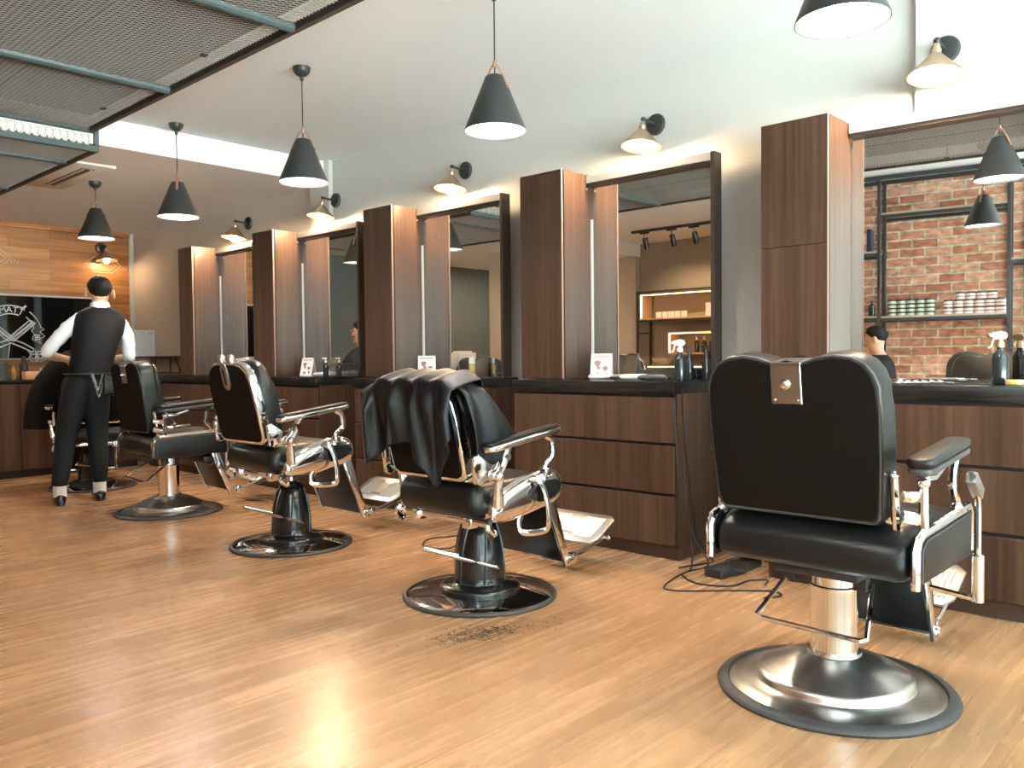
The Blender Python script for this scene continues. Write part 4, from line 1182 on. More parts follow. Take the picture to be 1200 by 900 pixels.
# ---------------------------------------------------------------- people
def skin_mesh(name, V, E_, mat, parent, root=0, sub=2, extra=None, label=None):
    """V: list of (x,y,z,rx[,ry]); grown with a skin modifier and subdivided, then frozen"""
    me = bpy.data.meshes.new(name)
    me.from_pydata([v[:3] for v in V], E_, [])
    o = bpy.data.objects.new(name, me)
    COL.objects.link(o)
    o.modifiers.new('skin', 'SKIN')
    if not me.skin_vertices:
        bpy.context.view_layer.objects.active = o
        bpy.ops.mesh.customdata_skin_add()
    for i, v in enumerate(V):
        sv = me.skin_vertices[0].data[i]
        sv.radius = (v[3], v[4] if len(v) > 4 else v[3])
        sv.use_root = (i == root)
    o.modifiers['skin'].use_smooth_shade = True
    ss = o.modifiers.new('sub', 'SUBSURF')
    ss.levels = sub; ss.render_levels = sub
    bpy.context.view_layer.update()
    dg = bpy.context.evaluated_depsgraph_get()
    nm = bpy.data.meshes.new_from_object(o.evaluated_get(dg))
    bpy.data.objects.remove(o)
    b = BM(); b.from_mesh(nm); bpy.data.meshes.remove(nm)
    if extra:
        extra(b)
    return mesh_obj(name, b, mat, parent, 80, label)

def chain(V, E_, pts, start=None):
    """append a chain of joints; returns index of the last"""
    p = start
    for q in pts:
        V.append(q)
        i = len(V) - 1
        if p is not None:
            E_.append((p, i))
        p = i
    return p

def hand(V, E_, wrist_i, wrist, fwd, side, up, s=1.0, curl=0.5, flip=1):
    """palm and five fingers grown from the wrist; fwd along the hand, side towards the thumb, up = back of hand"""
    w, f, sd, u = Vector(wrist), Vector(fwd).normalized(), Vector(side).normalized(), Vector(up).normalized()
    def P(a, b_, c):
        return tuple(w + f * a * s + sd * b_ * s + u * c * s)
    palm = chain(V, E_, [(*P(0.045, 0, 0), 0.030 * s, 0.016 * s)], wrist_i)
    kn = [(0.030, 0.085, 0.030, 0.024, 0.018), (0.010, 0.090, 0.034, 0.027, 0.019), (-0.010, 0.086, 0.031, 0.024, 0.018), (-0.029, 0.078, 0.024, 0.019, 0.015)]
    for off, base, l1, l2, l3 in kn:
        a0 = curl
        x, z = base, 0.0
        pts = [(*P(x, off, 0), 0.010 * s)]
        for l, a in ((l1, a0), (l2, a0 * 2), (l3, a0 * 2.8)):
            x += l * math.cos(a); z -= l * math.sin(a)
            pts.append((*P(x, off, z), 0.0085 * s))
        chain(V, E_, pts, palm)
    chain(V, E_, [(*P(0.035, 0.030, -0.006), 0.013 * s), (*P(0.060, 0.050, -0.016), 0.0105 * s), (*P(0.085, 0.056, -0.026), 0.009 * s)], palm)

def face(bm, c, yaw, s=1.0, tiltx=0.0):
    """nose, brow, lips, ears joined onto the head; face looks along local +y turned by yaw"""
    MX = Matrix.Translation(c) @ Matrix.Rotation(yaw, 4, 'Z') @ Matrix.Rotation(tiltx, 4, 'X')
    def S(p, r, sc):
        t_ = bmesh.new()
        sphere(t_, (0, 0, 0), r * s, 12, 8, sc)
        for v in t_.verts:
            v.co = MX @ (v.co + Vector(p) * s)
        m_ = bpy.data.meshes.new('t'); t_.to_mesh(m_); t_.free(); bm.from_mesh(m_); bpy.data.meshes.remove(m_)
    S((0, 0.098, -0.012), 0.016, (0.8, 1.1, 1.5))
    S((0, 0.108, -0.028), 0.013, (1.2, 0.9, 0.8))
    S((0, 0.092, -0.062), 0.018, (1.3, 0.55, 0.35))
    S((0, 0.086, -0.098), 0.022, (1.2, 0.8, 0.8))
    for sx in (1, -1):
        S((sx * 0.032, 0.088, 0.022), 0.020, (1.2, 0.5, 0.4))
        S((sx * 0.088, -0.008, -0.016), 0.026, (0.40, 0.8, 1.25))

def hair_cap(bm, c, rx, ry, rz, yaw, z_cut_front, z_cut_back, seed=1, tiltx=0.0):
    """short hair: a shell over the skull cut along a hairline, with a little combed roughness"""
    MX = Matrix.Translation(c) @ Matrix.Rotation(yaw, 4, 'Z') @ Matrix.Rotation(tiltx, 4, 'X')
    nu, nv = 40, 16
    rows = []
    for j in range(nv + 1):
        row = []
        for i in range(nu):
            a = 2 * PI * i / nu
            fr = 0.5 + 0.5 * math.sin(a)             # 1 = forehead
            zc = z_cut_back + (z_cut_front - z_cut_back) * (fr ** 1.5)
            th = (j / nv) * math.acos(max(-0.95, min(0.95, zc)))
            k = 1.0 + 0.02 * math.sin(a * 9 + j) + 0.012 * math.sin(a * 17 - j * 2)
            k *= 1.0 - 0.22 * max(0.0, j / nv - 0.62) / 0.38
            if j == nv:
                k *= 0.95
            row.append(bm.verts.new(MX @ Vector((rx * k * math.sin(th) * math.cos(a), ry * k * math.sin(th) * math.sin(a), rz * k * math.cos(th)))))
        rows.append(row)
    for A, B in zip(rows, rows[1:]):
        for i in range(nu):
            q = (i + 1) % nu
            bm.faces.new((A[i], A[q], B[q], B[i]))
    bmesh.ops.remove_doubles(bm, verts=bm.verts, dist=0.0005)

# -- the barber, standing with his back to the camera
t = thing('person', 'standing barber seen from behind in black waistcoat and rolled white sleeves', 'person', (2.47, 6.60, 0), R(-14))
V, E_ = [], []
p = chain(V, E_, [(-0.04, 0.0, 0.93, 0.10, 0.075)])
s1 = chain(V, E_, [(0.0, 0.01, 1.08, 0.095, 0.065), (0.035, 0.025, 1.22, 0.11, 0.07), (0.06, 0.04, 1.335, 0.105, 0.06)], p)
n1 = chain(V, E_, [(0.065, 0.055, 1.43, 0.055), (0.068, 0.07, 1.49, 0.050)], s1)
hd = chain(V, E_, [(0.07, 0.090, 1.545, 0.066, 0.082), (0.07, 0.096, 1.60, 0.075, 0.092), (0.07, 0.092, 1.65, 0.066, 0.080), (0.07, 0.086, 1.68, 0.040, 0.048)], n1)
LS = chain(V, E_, [(-0.105, 0.045, 1.36, 0.050)], s1)
LE = chain(V, E_, [(-0.20, 0.05, 1.26, 0.046), (-0.30, 0.075, 1.130, 0.040)], LS)
LW = chain(V, E_, [(-0.245, 0.19, 1.10, 0.038), (-0.17, 0.30, 1.085, 0.029)], LE)
hand(V, E_, LW, (-0.16, 0.315, 1.083), (0.5, 0.85, -0.1), (0.6, -0.3, 0.6), (-0.3, 0.2, 0.9), 1.0, 0.55)
RS = chain(V, E_, [(0.225, 0.045, 1.34, 0.050)], s1)
RE = chain(V, E_, [(0.25, 0.05, 1.23, 0.046), (0.262, 0.075, 1.09, 0.040)], RS)
RW = chain(V, E_, [(0.20, 0.19, 1.07, 0.039), (0.13, 0.31, 1.09, 0.029)], RE)
hand(V, E_, RW, (0.122, 0.325, 1.093), (-0.4, 0.9, 0.1), (-0.6, -0.2, 0.6), (0.2, 0.1, 0.95), 1.0, 0.55)
for hx, kx, ax, ky, ay in ((-0.135, -0.19, -0.245, 0.05, -0.03), (0.02, 0.025, 0.03, 0.06, 0.035)):
    chain(V, E_, [(hx, 0.0, 0.86, 0.07), (kx, ky, 0.50, 0.046), (kx * 0.5 + ax * 0.5, ky * 0.3, 0.30, 0.040), (ax, ay, 0.12, 0.034), (ax, ay + 0.01, 0.06, 0.03), (ax, ay + 0.11, 0.03, 0.02)], p)
body = skin_mesh('body', V, E_, M['skin'], t, 0, 2, lambda bm: face(bm, (0.07, 0.098, 1.592), 0.0, 1.12, R(-18)))
b = BM(); hair_cap(b, (0.07, 0.084, 1.612), 0.092, 0.112, 0.106, 0.0, 0.42, -0.78); mesh_obj('hair', b, M['hair'], body, 80, 'short black hair')
def torso_shell(sections, n=40, ex=2.6):
    b = BM()
    rows = []
    for cx_, cy_, z, rx, ry in sections:
        row = []
        for k in range(n):
            a = 2 * PI * k / n
            c_, s_ = math.cos(a), math.sin(a)
            q = (abs(c_) ** ex + abs(s_) ** ex) ** (-1 / ex)
            row.append(b.verts.new((cx_ + rx * q * c_, cy_ + ry * q * s_, z)))
        rows.append(row)
    for A, B in zip(rows, rows[1:]):
        for k in range(n):
            b.faces.new((A[k], A[(k + 1) % n], B[(k + 1) % n], B[k]))
    b.faces.new(rows[0][::-1])
    b.faces.new(rows[-1])
    return b
b = torso_shell([(-0.02, 0.0, 0.945, 0.155, 0.122), (-0.015, 0.0, 1.0, 0.152, 0.120), (0.0, 0.005, 1.08, 0.150, 0.118), (0.02, 0.012, 1.18, 0.160, 0.122), (0.045, 0.022, 1.28, 0.176, 0.124), (0.058, 0.03, 1.36, 0.182, 0.116), (0.062, 0.037, 1.405, 0.172, 0.102), (0.064, 0.043, 1.438, 0.145, 0.086), (0.065, 0.05, 1.462, 0.105, 0.072), (0.066, 0.055, 1.475, 0.070, 0.060)])
mesh_obj('waistcoat', b, M['vest'], t, 70, 'black waistcoat')
for pts in ([(-0.06, 0.045, 1.385, 0.056), (-0.115, 0.045, 1.352, 0.062), (-0.205, 0.055, 1.25, 0.056), (-0.30, 0.078, 1.135, 0.052), (-0.285, 0.115, 1.118, 0.050)], [(0.185, 0.045, 1.375, 0.056), (0.232, 0.045, 1.335, 0.060), (0.255, 0.052, 1.23, 0.054), (0.265, 0.075, 1.09, 0.052), (0.255, 0.115, 1.072, 0.050)]):
    V, E_ = [], []
    chain(V, E_, pts)
    def rumple(bm):
        for v in bm.verts:
            v.co += v.normal * 0.004 * math.sin(v.co.z * 70 + v.co.x * 40) * math.sin(v.co.y * 60 + v.co.z * 25)
    skin_mesh('sleeve', V, E_, M['shirt'], t, 1, 2, rumple, 'white shirt sleeve rolled at the elbow')
b = BM(); lathe(b, [(0.078, -0.035), (0.070, 0.0), (0.066, 0.022), (0.062, 0.022), (0.060, -0.03)], 24, (0.067, 0.062, 1.482), Matrix.Rotation(R(-14), 4, 'X'), cap=False); mesh_obj('collar', b, M['shirt'], t, 60, 'white shirt collar')
for i, (hx, kx, ax, ky, ay) in enumerate(((-0.135, -0.19, -0.245, 0.05, -0.03), (0.02, 0.025, 0.03, 0.06, 0.035))):
    V, E_ = [], []
    chain(V, E_, [(-0.04, 0.0, 0.975, 0.142, 0.115), (hx * 0.75 - 0.005, 0.0, 0.88, 0.116, 0.118), (hx, 0.01, 0.76, 0.100, 0.105), (kx, ky, 0.50, 0.078, 0.08), (kx * 0.5 + ax * 0.5, ky * 0.3, 0.30, 0.066, 0.07), (ax, ay, 0.155, 0.058, 0.062), (ax, ay, 0.135, 0.057, 0.06)])
    skin_mesh('trouser_leg', V, E_, M['trouser'], t, 0, 2, None)
    b = BM(); lathe(b, [(0.046, 0.06), (0.046, 0.14)], 20, (ax, ay, 0)); mesh_obj('sock', b, M['sock'], t, label='white sock')
    b = BM()
    rows = []
    for fy, w_, h_ in ((-0.065, 0.022, 0.055), (-0.055, 0.034, 0.072), (-0.02, 0.040, 0.082), (0.03, 0.040, 0.075), (0.08, 0.043, 0.056), (0.13, 0.044, 0.047), (0.175, 0.036, 0.040), (0.20, 0.018, 0.030)):
        rows.append([b.verts.new((ax + w_ * math.cos(a), ay + fy, 0.001 + h_ * 0.5 * (1 + (math.sin(a) if math.sin(a) > -0.6 else -1)))) for a in [2 * PI * k / 16 for k in range(16)]])
    for A, B in zip(rows, rows[1:]):
        for k in range(16):
            b.faces.new((A[k], A[(k + 1) % 16], B[(k + 1) % 16], B[k]))
    b.faces.new(rows[0]); b.faces.new(rows[-1])
    mesh_obj('shoe', b, M['shoe'], t, 50, 'black shoe')
# belt with chain and pouch
b = BM(); tube(b, catmull([(-0.02 + 0.162 * math.cos(a), 0.002 + 0.128 * math.sin(a), 0.968) for a in [2 * PI * k / 14 for k in range(14)]], 3, True), 0.018, 8, True, sx=0.35, up=(0, 0, 1)); mesh_obj('belt', b, M['blackmetal'], t, label='black belt')
b = BM()
for (x0, z0, x1, z1, x2, z2) in ((-0.03, 0.965, 0.02, 0.80, 0.07, 0.955), (-0.02, 0.965, 0.015, 0.85, 0.05, 0.955)):
    pts = catmull([(x0, -0.135, z0), ((x0 + x1) / 2, -0.142, (z0 + z1) / 2), (x1, -0.143, z1), ((x1 + x2) / 2, -0.138, (z1 + z2) / 2), (x2, -0.125, z2)], 6)
    for i, q in enumerate(pts):
        up_ = Vector((0, 1, 0)) if i % 2 else Vector((1, 0, 0))
        tube(b, [q + Vector((0.006 * math.cos(a) if i % 2 else 0, 0 if i % 2 else 0.006 * math.cos(a), 0.009 * math.sin(a))) for a in [k * PI / 4 for k in range(8)]], 0.0017, 5, True)
mesh_obj('wallet_chain', b, M['steel'], t, label='hanging steel chain')
b = BM(); box(b, 0.045, 0.145, -0.155, -0.115, 0.80, 0.955, 0.018, 3); mesh_obj('tool_pouch', b, M['leather'], t, label='black tool pouch')

# -- caped customer in the chair beyond the barber
t = thing('person', 'seated customer under a black cape, mostly hidden by the barber', 'person', (2.71, 7.38, 0.02), R(72))
V, E_ = [], []
p = chain(V, E_, [(-0.06, 0, 0.66, 0.15, 0.12)])
s1 = chain(V, E_, [(-0.09, 0, 0.82, 0.125, 0.10), (-0.11, 0, 0.98, 0.15, 0.10), (-0.11, 0, 1.09, 0.13, 0.09)], p)
chain(V, E_, [(-0.10, 0, 1.17, 0.055), (-0.09, 0, 1.23, 0.056), (-0.075, 0, 1.29, 0.078, 0.066), (-0.07, 0, 1.345, 0.088, 0.074), (-0.075, 0, 1.40, 0.078, 0.066), (-0.08, 0, 1.43, 0.045, 0.04)], s1)
for s in (1, -1):
    a = chain(V, E_, [(-0.11, s * 0.17, 1.06, 0.055), (-0.08, s * 0.24, 0.82, 0.045), (0.08, s * 0.22, 0.74, 0.032)], s1)
    hand(V, E_, a, (0.09, s * 0.22, 0.738), (1, -s * 0.1, -0.1), (0, -s, 0.1), (0, 0, 1), 1.0, 0.3)
    chain(V, E_, [(0.0, s * 0.10, 0.645, 0.085), (0.34, s * 0.12, 0.64, 0.068), (0.44, s * 0.12, 0.34, 0.052), (0.48, s * 0.12, 0.18, 0.036), (0.58, s * 0.12, 0.19, 0.03)], p)
body = skin_mesh('body', V, E_, M['skin'], t, 0, 2, lambda bm: face(bm, (-0.07, 0, 1.34), R(-90), 1.0, R(-10)))
b = BM(); hair_cap(b, (-0.077, 0, 1.362), 0.090, 0.103, 0.098, R(-90), 0.42, -0.42, 2); mesh_obj('hair', b, M['hair'], body, 80, 'short black hair')
b = BM()
rows = []
for z, rx0, rx1, ry in ((1.165, 0.07, 0.07, 0.07), (1.13, 0.12, 0.11, 0.15), (1.06, 0.16, 0.15, 0.245), (0.92, 0.17, 0.24, 0.31), (0.80, 0.17, 0.40, 0.35), (0.725, 0.17, 0.50, 0.365), (0.64, 0.16, 0.54, 0.38), (0.55, 0.15, 0.56, 0.385), (0.50, 0.15, 0.57, 0.39)):
    row = []
    for k in range(40):
        a = 2 * PI * k / 40
        f = 1 + (0.05 * math.sin(a * 9) + 0.03 * math.sin(a * 14 + 1)) * max(0, (1.0 - z)) * 1.6
        rr = (rx1 if math.cos(a) > 0 else rx0)
        row.append(b.verts.new((-0.10 + rr * math.cos(a) * f, ry * math.sin(a) * f * (1.0 + (0.20 * min(1, (1.13 - z) / 0.2) if math.sin(a) > 0 else 0.0)), z)))
    rows.append(row)
for A, B in zip(rows, rows[1:]):
    for k in range(40):
        b.faces.new((A[k], A[(k + 1) % 40], B[(k + 1) % 40], B[k]))
cp = mesh_obj('cape', b, M['blackcloth'], t, 80, 'black barber cape')
for z_ in (0,):
    b = BM()
V, E_ = [], []
for s in (1, -1):
    V, E_ = [], []
    chain(V, E_, [(0.30, s * 0.12, 0.64, 0.085), (0.40, s * 0.12, 0.48, 0.075), (0.455, s * 0.12, 0.28, 0.06), (0.475, s * 0.12, 0.22, 0.056)])
    skin_mesh('trouser_leg', V, E_, M['trouser'], t, 0, 1)

# -- person seated by the brick wall, seen in the nearest mirror
t = thing('person', 'seated person with dark hair and black shirt by the bricks, seen in the nearest mirror', 'person', (0.17, 2.13, 0), R(-8))
V, E_ = [], []
p = chain(V, E_, [(0, 0, 0.55, 0.14, 0.12)])
s1 = chain(V, E_, [(0, -0.02, 0.70, 0.125, 0.10), (0, -0.03, 0.86, 0.145, 0.10), (0, -0.03, 0.96, 0.13, 0.085)], p)
chain(V, E_, [(0, -0.02, 1.04, 0.055), (0, 0.0, 1.08, 0.055), (0, 0.02, 1.135, 0.074, 0.088), (0, 0.025, 1.19, 0.082, 0.096), (0, 0.02, 1.25, 0.066, 0.078), (0, 0.015, 1.28, 0.04, 0.045)], s1)
for s in (1, -1):
    a = chain(V, E_, [(s * 0.17, -0.03, 0.94, 0.055), (s * 0.23, 0.05, 0.72, 0.045), (s * 0.12, 0.25, 0.70, 0.03)], s1)
    hand(V, E_, a, (s * 0.11, 0.265, 0.70), (-s * 0.3, 1, 0.2), (-s, 0, 0.5), (0, 0.1, 1), 1.0, 0.5)
    chain(V, E_, [(s * 0.09, 0.06, 0.535, 0.085), (s * 0.12, 0.44, 0.52, 0.062), (s * 0.12, 0.46, 0.28, 0.055), (s * 0.12, 0.45, 0.08, 0.038), (s * 0.12, 0.56, 0.03, 0.03)], p)
body = skin_mesh('body', V, E_, M['skin'], t, 0, 2, lambda bm: face(bm, (0, 0.03, 1.195), 0.0, 1.0, R(-14)))
b = BM(); hair_cap(b, (0, 0.020, 1.213), 0.094, 0.110, 0.098, 0.0, 0.40, -0.75, 3); mesh_obj('hair', b, M['hair'], body, 80, 'short dark hair')
b = torso_shell([(0, 0, 0.455, 0.165, 0.135), (0, -0.01, 0.55, 0.165, 0.135), (0, -0.02, 0.70, 0.158, 0.125), (0, -0.03, 0.84, 0.185, 0.128), (0, -0.03, 0.93, 0.195, 0.120), (0, -0.03, 0.985, 0.175, 0.10), (0, -0.025, 1.02, 0.12, 0.08), (0, -0.02, 1.045, 0.07, 0.065)])
mesh_obj('black_shirt', b, M['vest'], t, 70, 'black shirt')
for s in (1, -1):
    V, E_ = [], []
    chain(V, E_, [(s * 0.15, -0.03, 0.955, 0.058), (s * 0.19, -0.01, 0.90, 0.066), (s * 0.215, 0.01, 0.80, 0.062)])
    skin_mesh('sleeve', V, E_, M['vest'], t, 1, 2, None, 'black short sleeve')
for s in (1, -1):
    V, E_ = [], []
    chain(V, E_, [(s * 0.06, 0.02, 0.54, 0.10), (s * 0.10, 0.24, 0.535, 0.088), (s * 0.12, 0.44, 0.52, 0.076), (s * 0.12, 0.465, 0.36, 0.07), (s * 0.12, 0.455, 0.12, 0.055)])
    skin_mesh('trouser_leg', V, E_, M['trouser'], t, 0, 2)

# ---------------------------------------------------------------- things on the worktops
ZW = 0.9208
def card_stand(label, x, y, rz, w=0.10, h=0.135, lean=14):
    t = thing('card_stand', label, 'card stand', (x, y, ZW), rz, 'printed card stands on the worktops')
    T = Matrix.Rotation(R(lean), 4, 'Y')
    dz_ = 0.002 + 0.0
    b = BM(); box(b, 0, 0.003, -w / 2, w / 2, 0.0015, h, 0, 1, T); c = mesh_obj('card', b, M['paper'], t, 0, 'white printed card')
    b = BM()
    box(b, -0.0012, -0.0002, -w * 0.38, w * 0.38, h * 0.86, h * 0.90, 0, 1, T)
    for cy, cz_, r_ in ((0.18, 0.62, 0.15), (-0.2, 0.42, 0.12), (0.15, 0.17, 0.10), (0.12, 0.45, 0.08), (-0.25, 0.2, 0.08)):
        prism(b, [(w * cy + w * r_ * math.cos(a) * (1 + 0.25 * math.sin(3 * a)), h * cz_ + w * r_ * math.sin(a)) for a in [k * PI / 6 for k in range(12)]], -0.0012, -0.0002, 'x', 0, 1, T)
    mesh_obj('print', b, M['pink'], c, 0, 'mauve printed pictures')
    T2 = Matrix.Translation((2 * h * math.sin(R(lean)), 0, 0)) @ Matrix.Rotation(R(-lean), 4, 'Y')
    b = BM(); box(b, -0.003, 0, -w / 2, w / 2, 0.0015, h - 0.002, 0, 1, T2); mesh_obj('back_leg', b, M['paper'], t, 0)
    return t
card_stand('white card stand with mauve pictures beside the clippers on the second worktop', 3.90, 2.90, R(25), 0.125, 0.155)
card_stand('white card stand just above the draped cape', 3.93, 4.455, R(42), 0.125, 0.155, 8)
card_stand('white card stand beside the white towel, fourth worktop from the camera', 3.93, 5.98, R(15), 0.125, 0.155)

def spray_bottle(label, x, y, rz, mat, head):
    t = thing('spray_bottle', label, 'bottle', (x, y, ZW), rz, 'spray bottles on the worktops')
    b = BM(); lathe(b, [(0.026, 0), (0.030, 0.003), (0.031, 0.01), (0.031, 0.105), (0.027, 0.122), (0.018, 0.135), (0.0135, 0.142), (0.0135, 0.152), (0.0005, 0.152)], 28); mesh_obj('bottle_body', b, mat, t)
    b = BM(); lathe(b, [(0.016, 0.1525), (0.016, 0.172), (0.012, 0.176), (0.010, 0.19)], 18)
    prism(b, [(-0.02, 0.185), (-0.028, 0.20), (-0.022, 0.214), (0.0, 0.220), (0.03, 0.214), (0.05, 0.206), (0.05, 0.196), (0.02, 0.19), (0.012, 0.182)], -0.009, 0.009, 'y', 0.004, 2)
    h = mesh_obj('spray_head', b, head, t, 50)
    b = BM(); tube(b, catmull([(0.022, 0, 0.195), (0.032, 0, 0.178), (0.036, 0, 0.16), (0.048, 0, 0.150)], 5), 0.0045, 8); mesh_obj('trigger', b, head, h)
    return t
spray_bottle('dark spray bottle with cream head on the second worktop', 3.86, 2.345, R(140), M['bottle'], M['white'])
spray_bottle('dark spray bottle with gold and white head at the right edge of the photo', 3.86, 0.84, R(130), M['bottle'], M['brass'])

def clipper(label, x, y, rz, mat, L_=0.17):
    t = thing('hair_clipper', label, 'clipper', (x, y, ZW), rz, 'hair clippers on the second worktop')
    b = BM()
    rows = []
    for q, w_, h_ in ((0, 0.012, 0.016), (0.02, 0.020, 0.030), (0.07, 0.021, 0.034), (0.12, 0.023, 0.036), (0.145, 0.022, 0.030), (0.155, 0.020, 0.018)):
        rows.append([b.verts.new((q * L_ / 0.17, w_ * math.cos(a), 0.018 + h_ * 0.5 * math.sin(a))) for a in [2 * PI * k / 14 for k in range(14)]])
    for A, B in zip(rows, rows[1:]):
        for k in range(14):
            b.faces.new((A[k], A[(k + 1) % 14], B[(k + 1) % 14], B[k]))
    b.faces.new(rows[0]); b.faces.new(rows[-1])
    mesh_obj('clipper_body', b, mat, t, 60)
    b = BM()
    box(b, 0.150, 0.166, -0.022, 0.022, 0.013, 0.021, 0.001, 1)
    for k in range(10):
        box(b, 0.166, 0.174, -0.021 + k * 0.0043, -0.0188 + k * 0.0043, 0.014, 0.018)
    mesh_obj('blade', b, M['chrome'], t, 0)
    return t
clipper('white hair clipper nearest the card stand', 3.80, 2.91, R(-40), M['white'])
clipper('silver hair clipper in the middle of the row', 3.86, 2.80, R(-65), M['steel'])
clipper('white and black hair clipper lying before the dark tray', 3.78, 2.68, R(-60), M['white'])
clipper('black hair clipper next to the spray bottle', 3.74, 2.53, R(-75), M['rubber'])
t = thing('tool_tray', 'low dark tray behind the clippers on the second worktop', 'tray', (4.0, 2.55, ZW))
b = BM(); box(b, -0.05, 0.05, -0.14, 0.14, 0, 0.012, 0.003); mesh_obj('tray_floor', b, M['rubber'], t)
b = BM(); box(b, -0.05, -0.044, -0.14, 0.14, 0.0125, 0.055); box(b, 0.044, 0.05, -0.14, 0.14, 0.0125, 0.055); box(b, -0.0435, 0.0435, -0.14, -0.134, 0.0125, 0.055); box(b, -0.0435, 0.0435, 0.134, 0.14, 0.0125, 0.055); mesh_obj('tray_rim', b, M['rubber'], t, 0)
for k, (x, y, lab) in enumerate(((3.98, 2.30, 'dark pump bottle in the pair behind the front chair, left one'), (4.02, 2.285, 'dark pump bottle in the pair, the one against the mirror'))):
    t = thing('pump_bottle', ('slim dark pump bottle right of the spray bottle', 'slim dark pump bottle standing closest to the mirror frame')[k], 'bottle', (x + 0.0, y + (0.06 if k == 0 else -0.005), ZW), R(150), 'slim pump bottles beside the second mirror')
    b = BM(); lathe(b, [(0.022, 0), (0.024, 0.004), (0.024, 0.10), (0.010, 0.125), (0.010, 0.14), (0.0005, 0.14)], 20); mesh_obj('bottle_body', b, M['bottle'], t)
    b = BM(); lathe(b, [(0.012, 0.1405), (0.012, 0.158), (0.004, 0.16), (0.004, 0.185), (0.0005, 0.185)], 12); tube(b, [(-0.012, 0, 0.184), (0.03, 0, 0.182)], 0.006, 8); mesh_obj('pump', b, M['blackmetal'], t)
def comb(label, x, y, rz, mat, z=ZW):
    b = BM(); box(b, 0, 0.18, -0.004, 0.004, 0, 0.004)
    for k in range(40):
        box(b, 0.004 + k * 0.0044, 0.0062 + k * 0.0044, -0.026, -0.004, 0.0005, 0.0035)
    o = mesh_obj('comb', b, mat, None, 0); o.location = (x, y, z); o.rotation_euler = (0, 0, rz)
    tag(o, label, 'comb', 'combs on the nearest worktop')
comb('black comb lying on the worktop below the brick reflection, left one', 3.76, 1.22, R(-80), M['rubber'])
comb('black comb lying nearer the gold headed spray bottle', 3.82, 1.03, R(-95), M['rubber'])
def scissors(label, x, y, rz):
    t = thing('scissors', label, 'scissors', (x, y, ZW), rz, 'scissors on the nearest worktop')
    for s in (1, -1):
        b = BM()
        prism(b, [(0.0, -0.004), (0.10, -0.001), (0.10, 0.001), (0.0, 0.005)], 0.002 + 0.003 * (s > 0), 0.004 + 0.003 * (s > 0), 'z', 0, 1, Matrix.Rotation(s * R(7), 4, 'Z'))
        tube(b, [(0, 0, 0.005), (-0.05, -s * 0.012, 0.005)], 0.0035, 6)
        tube(b, [(-0.068 + 0.018 * math.cos(a), -s * 0.018 + 0.013 * math.sin(a), 0.005) for a in [k * PI / 6 for k in range(12)]], 0.003, 6, True)
        mesh_obj('blade', b, M['chrome'], t, 40)
scissors('steel scissors left of the other pair on the nearest worktop', 3.83, 1.27, R(60))
scissors('steel scissors right of the other pair on the nearest worktop', 3.84, 1.10, R(110))
b = BM(); box(b, -0.05, 0.05, -0.10, 0.10, 0, 0.006, 0.002)
for k in range(6):
    box(b, -0.045, 0.045, -0.09 + k * 0.032, -0.07 + k * 0.032, 0.0062, 0.012, 0.002, 1)
o = mesh_obj('folded_cloth', b, M['white']); o.location = (3.90, 1.16, ZW); o.rotation_euler = (0, 0, 0.3); tag(o, 'folded white cloth with scissors lying in front, nearest worktop', 'cloth')
b = BM(); lathe(b, [(0.03, 0), (0.034, 0.004), (0.034, 0.018), (0.03, 0.022), (0.0005, 0.022)], 20); o = mesh_obj('yellow_tin', b, M['yellow']); o.location = (3.80, 0.775, ZW); tag(o, 'small yellow tin at the right edge of the nearest worktop', 'tin')
# third worktop: two yellow bottles on a black dish
b = BM(); lathe(b, [(0.06, 0), (0.085, 0.006), (0.10, 0.02), (0.096, 0.021), (0.08, 0.010), (0.0005, 0.008)], 28); o = mesh_obj('black_dish', b, M['blackmetal']); o.location = (3.86, 4.02, ZW); tag(o, 'black dish before the yellow bottles', 'dish')
for y, x, lab in ((4.065, 4.0, 'yellow bottle with white cap, the left of the pair by the third mirror'),):
    t = thing('lotion_bottle', lab, 'bottle', (x, y, ZW), 0)
    b = BM(); lathe(b, [(0.022, 0), (0.024, 0.004), (0.024, 0.085), (0.014, 0.092), (0.0005, 0.092)], 18); mesh_obj('bottle_body', b, M['yellow'], t)
    b = BM(); lathe(b, [(0.022, 0.0925), (0.022, 0.135), (0.018, 0.138), (0.0005, 0.138)], 18); mesh_obj('cap', b, M['white'], t)
# fourth worktop: towel and wire basket with bottles
b = BM(); box(b, -0.06, 0.06, -0.13, 0.13, 0, 0.035, 0.016, 4)
for v in b.verts:
    v.co.z += 0.006 * math.sin(v.co.y * 40) * (v.co.z > 0.02)
o = mesh_obj('white_towel', b, M['white']); o.location = (3.98, 5.72, ZW); o.rotation_euler = (0, 0, 0.1); tag(o, 'folded white towel beside a card stand, fourth worktop', 'towel')
t = thing('wire_basket', 'dark green wire basket in front of the mirror strip, fourth worktop', 'basket', (3.96, 5.49, ZW))
b = BM()
for z in (0.004, 0.05, 0.10):
    tube(b, [(-0.07, -0.09, z), (0.07, -0.09, z), (0.07, 0.09, z), (-0.07, 0.09, z)], 0.003, 6, True)
for k in range(10):
    y = -0.09 + k * 0.02
    tube(b, [(-0.07, y, 0.10), (-0.07, y, 0.004), (0.07, y, 0.004), (0.07, y, 0.10)], 0.0018, 5)
for k in range(8):
    x = -0.07 + k * 0.02
    tube(b, [(x, -0.09, 0.10), (x, -0.09, 0.004), (x, 0.09, 0.004), (x, 0.09, 0.10)], 0.0018, 5)
mesh_obj('wire_frame', b, M['teal'], t)
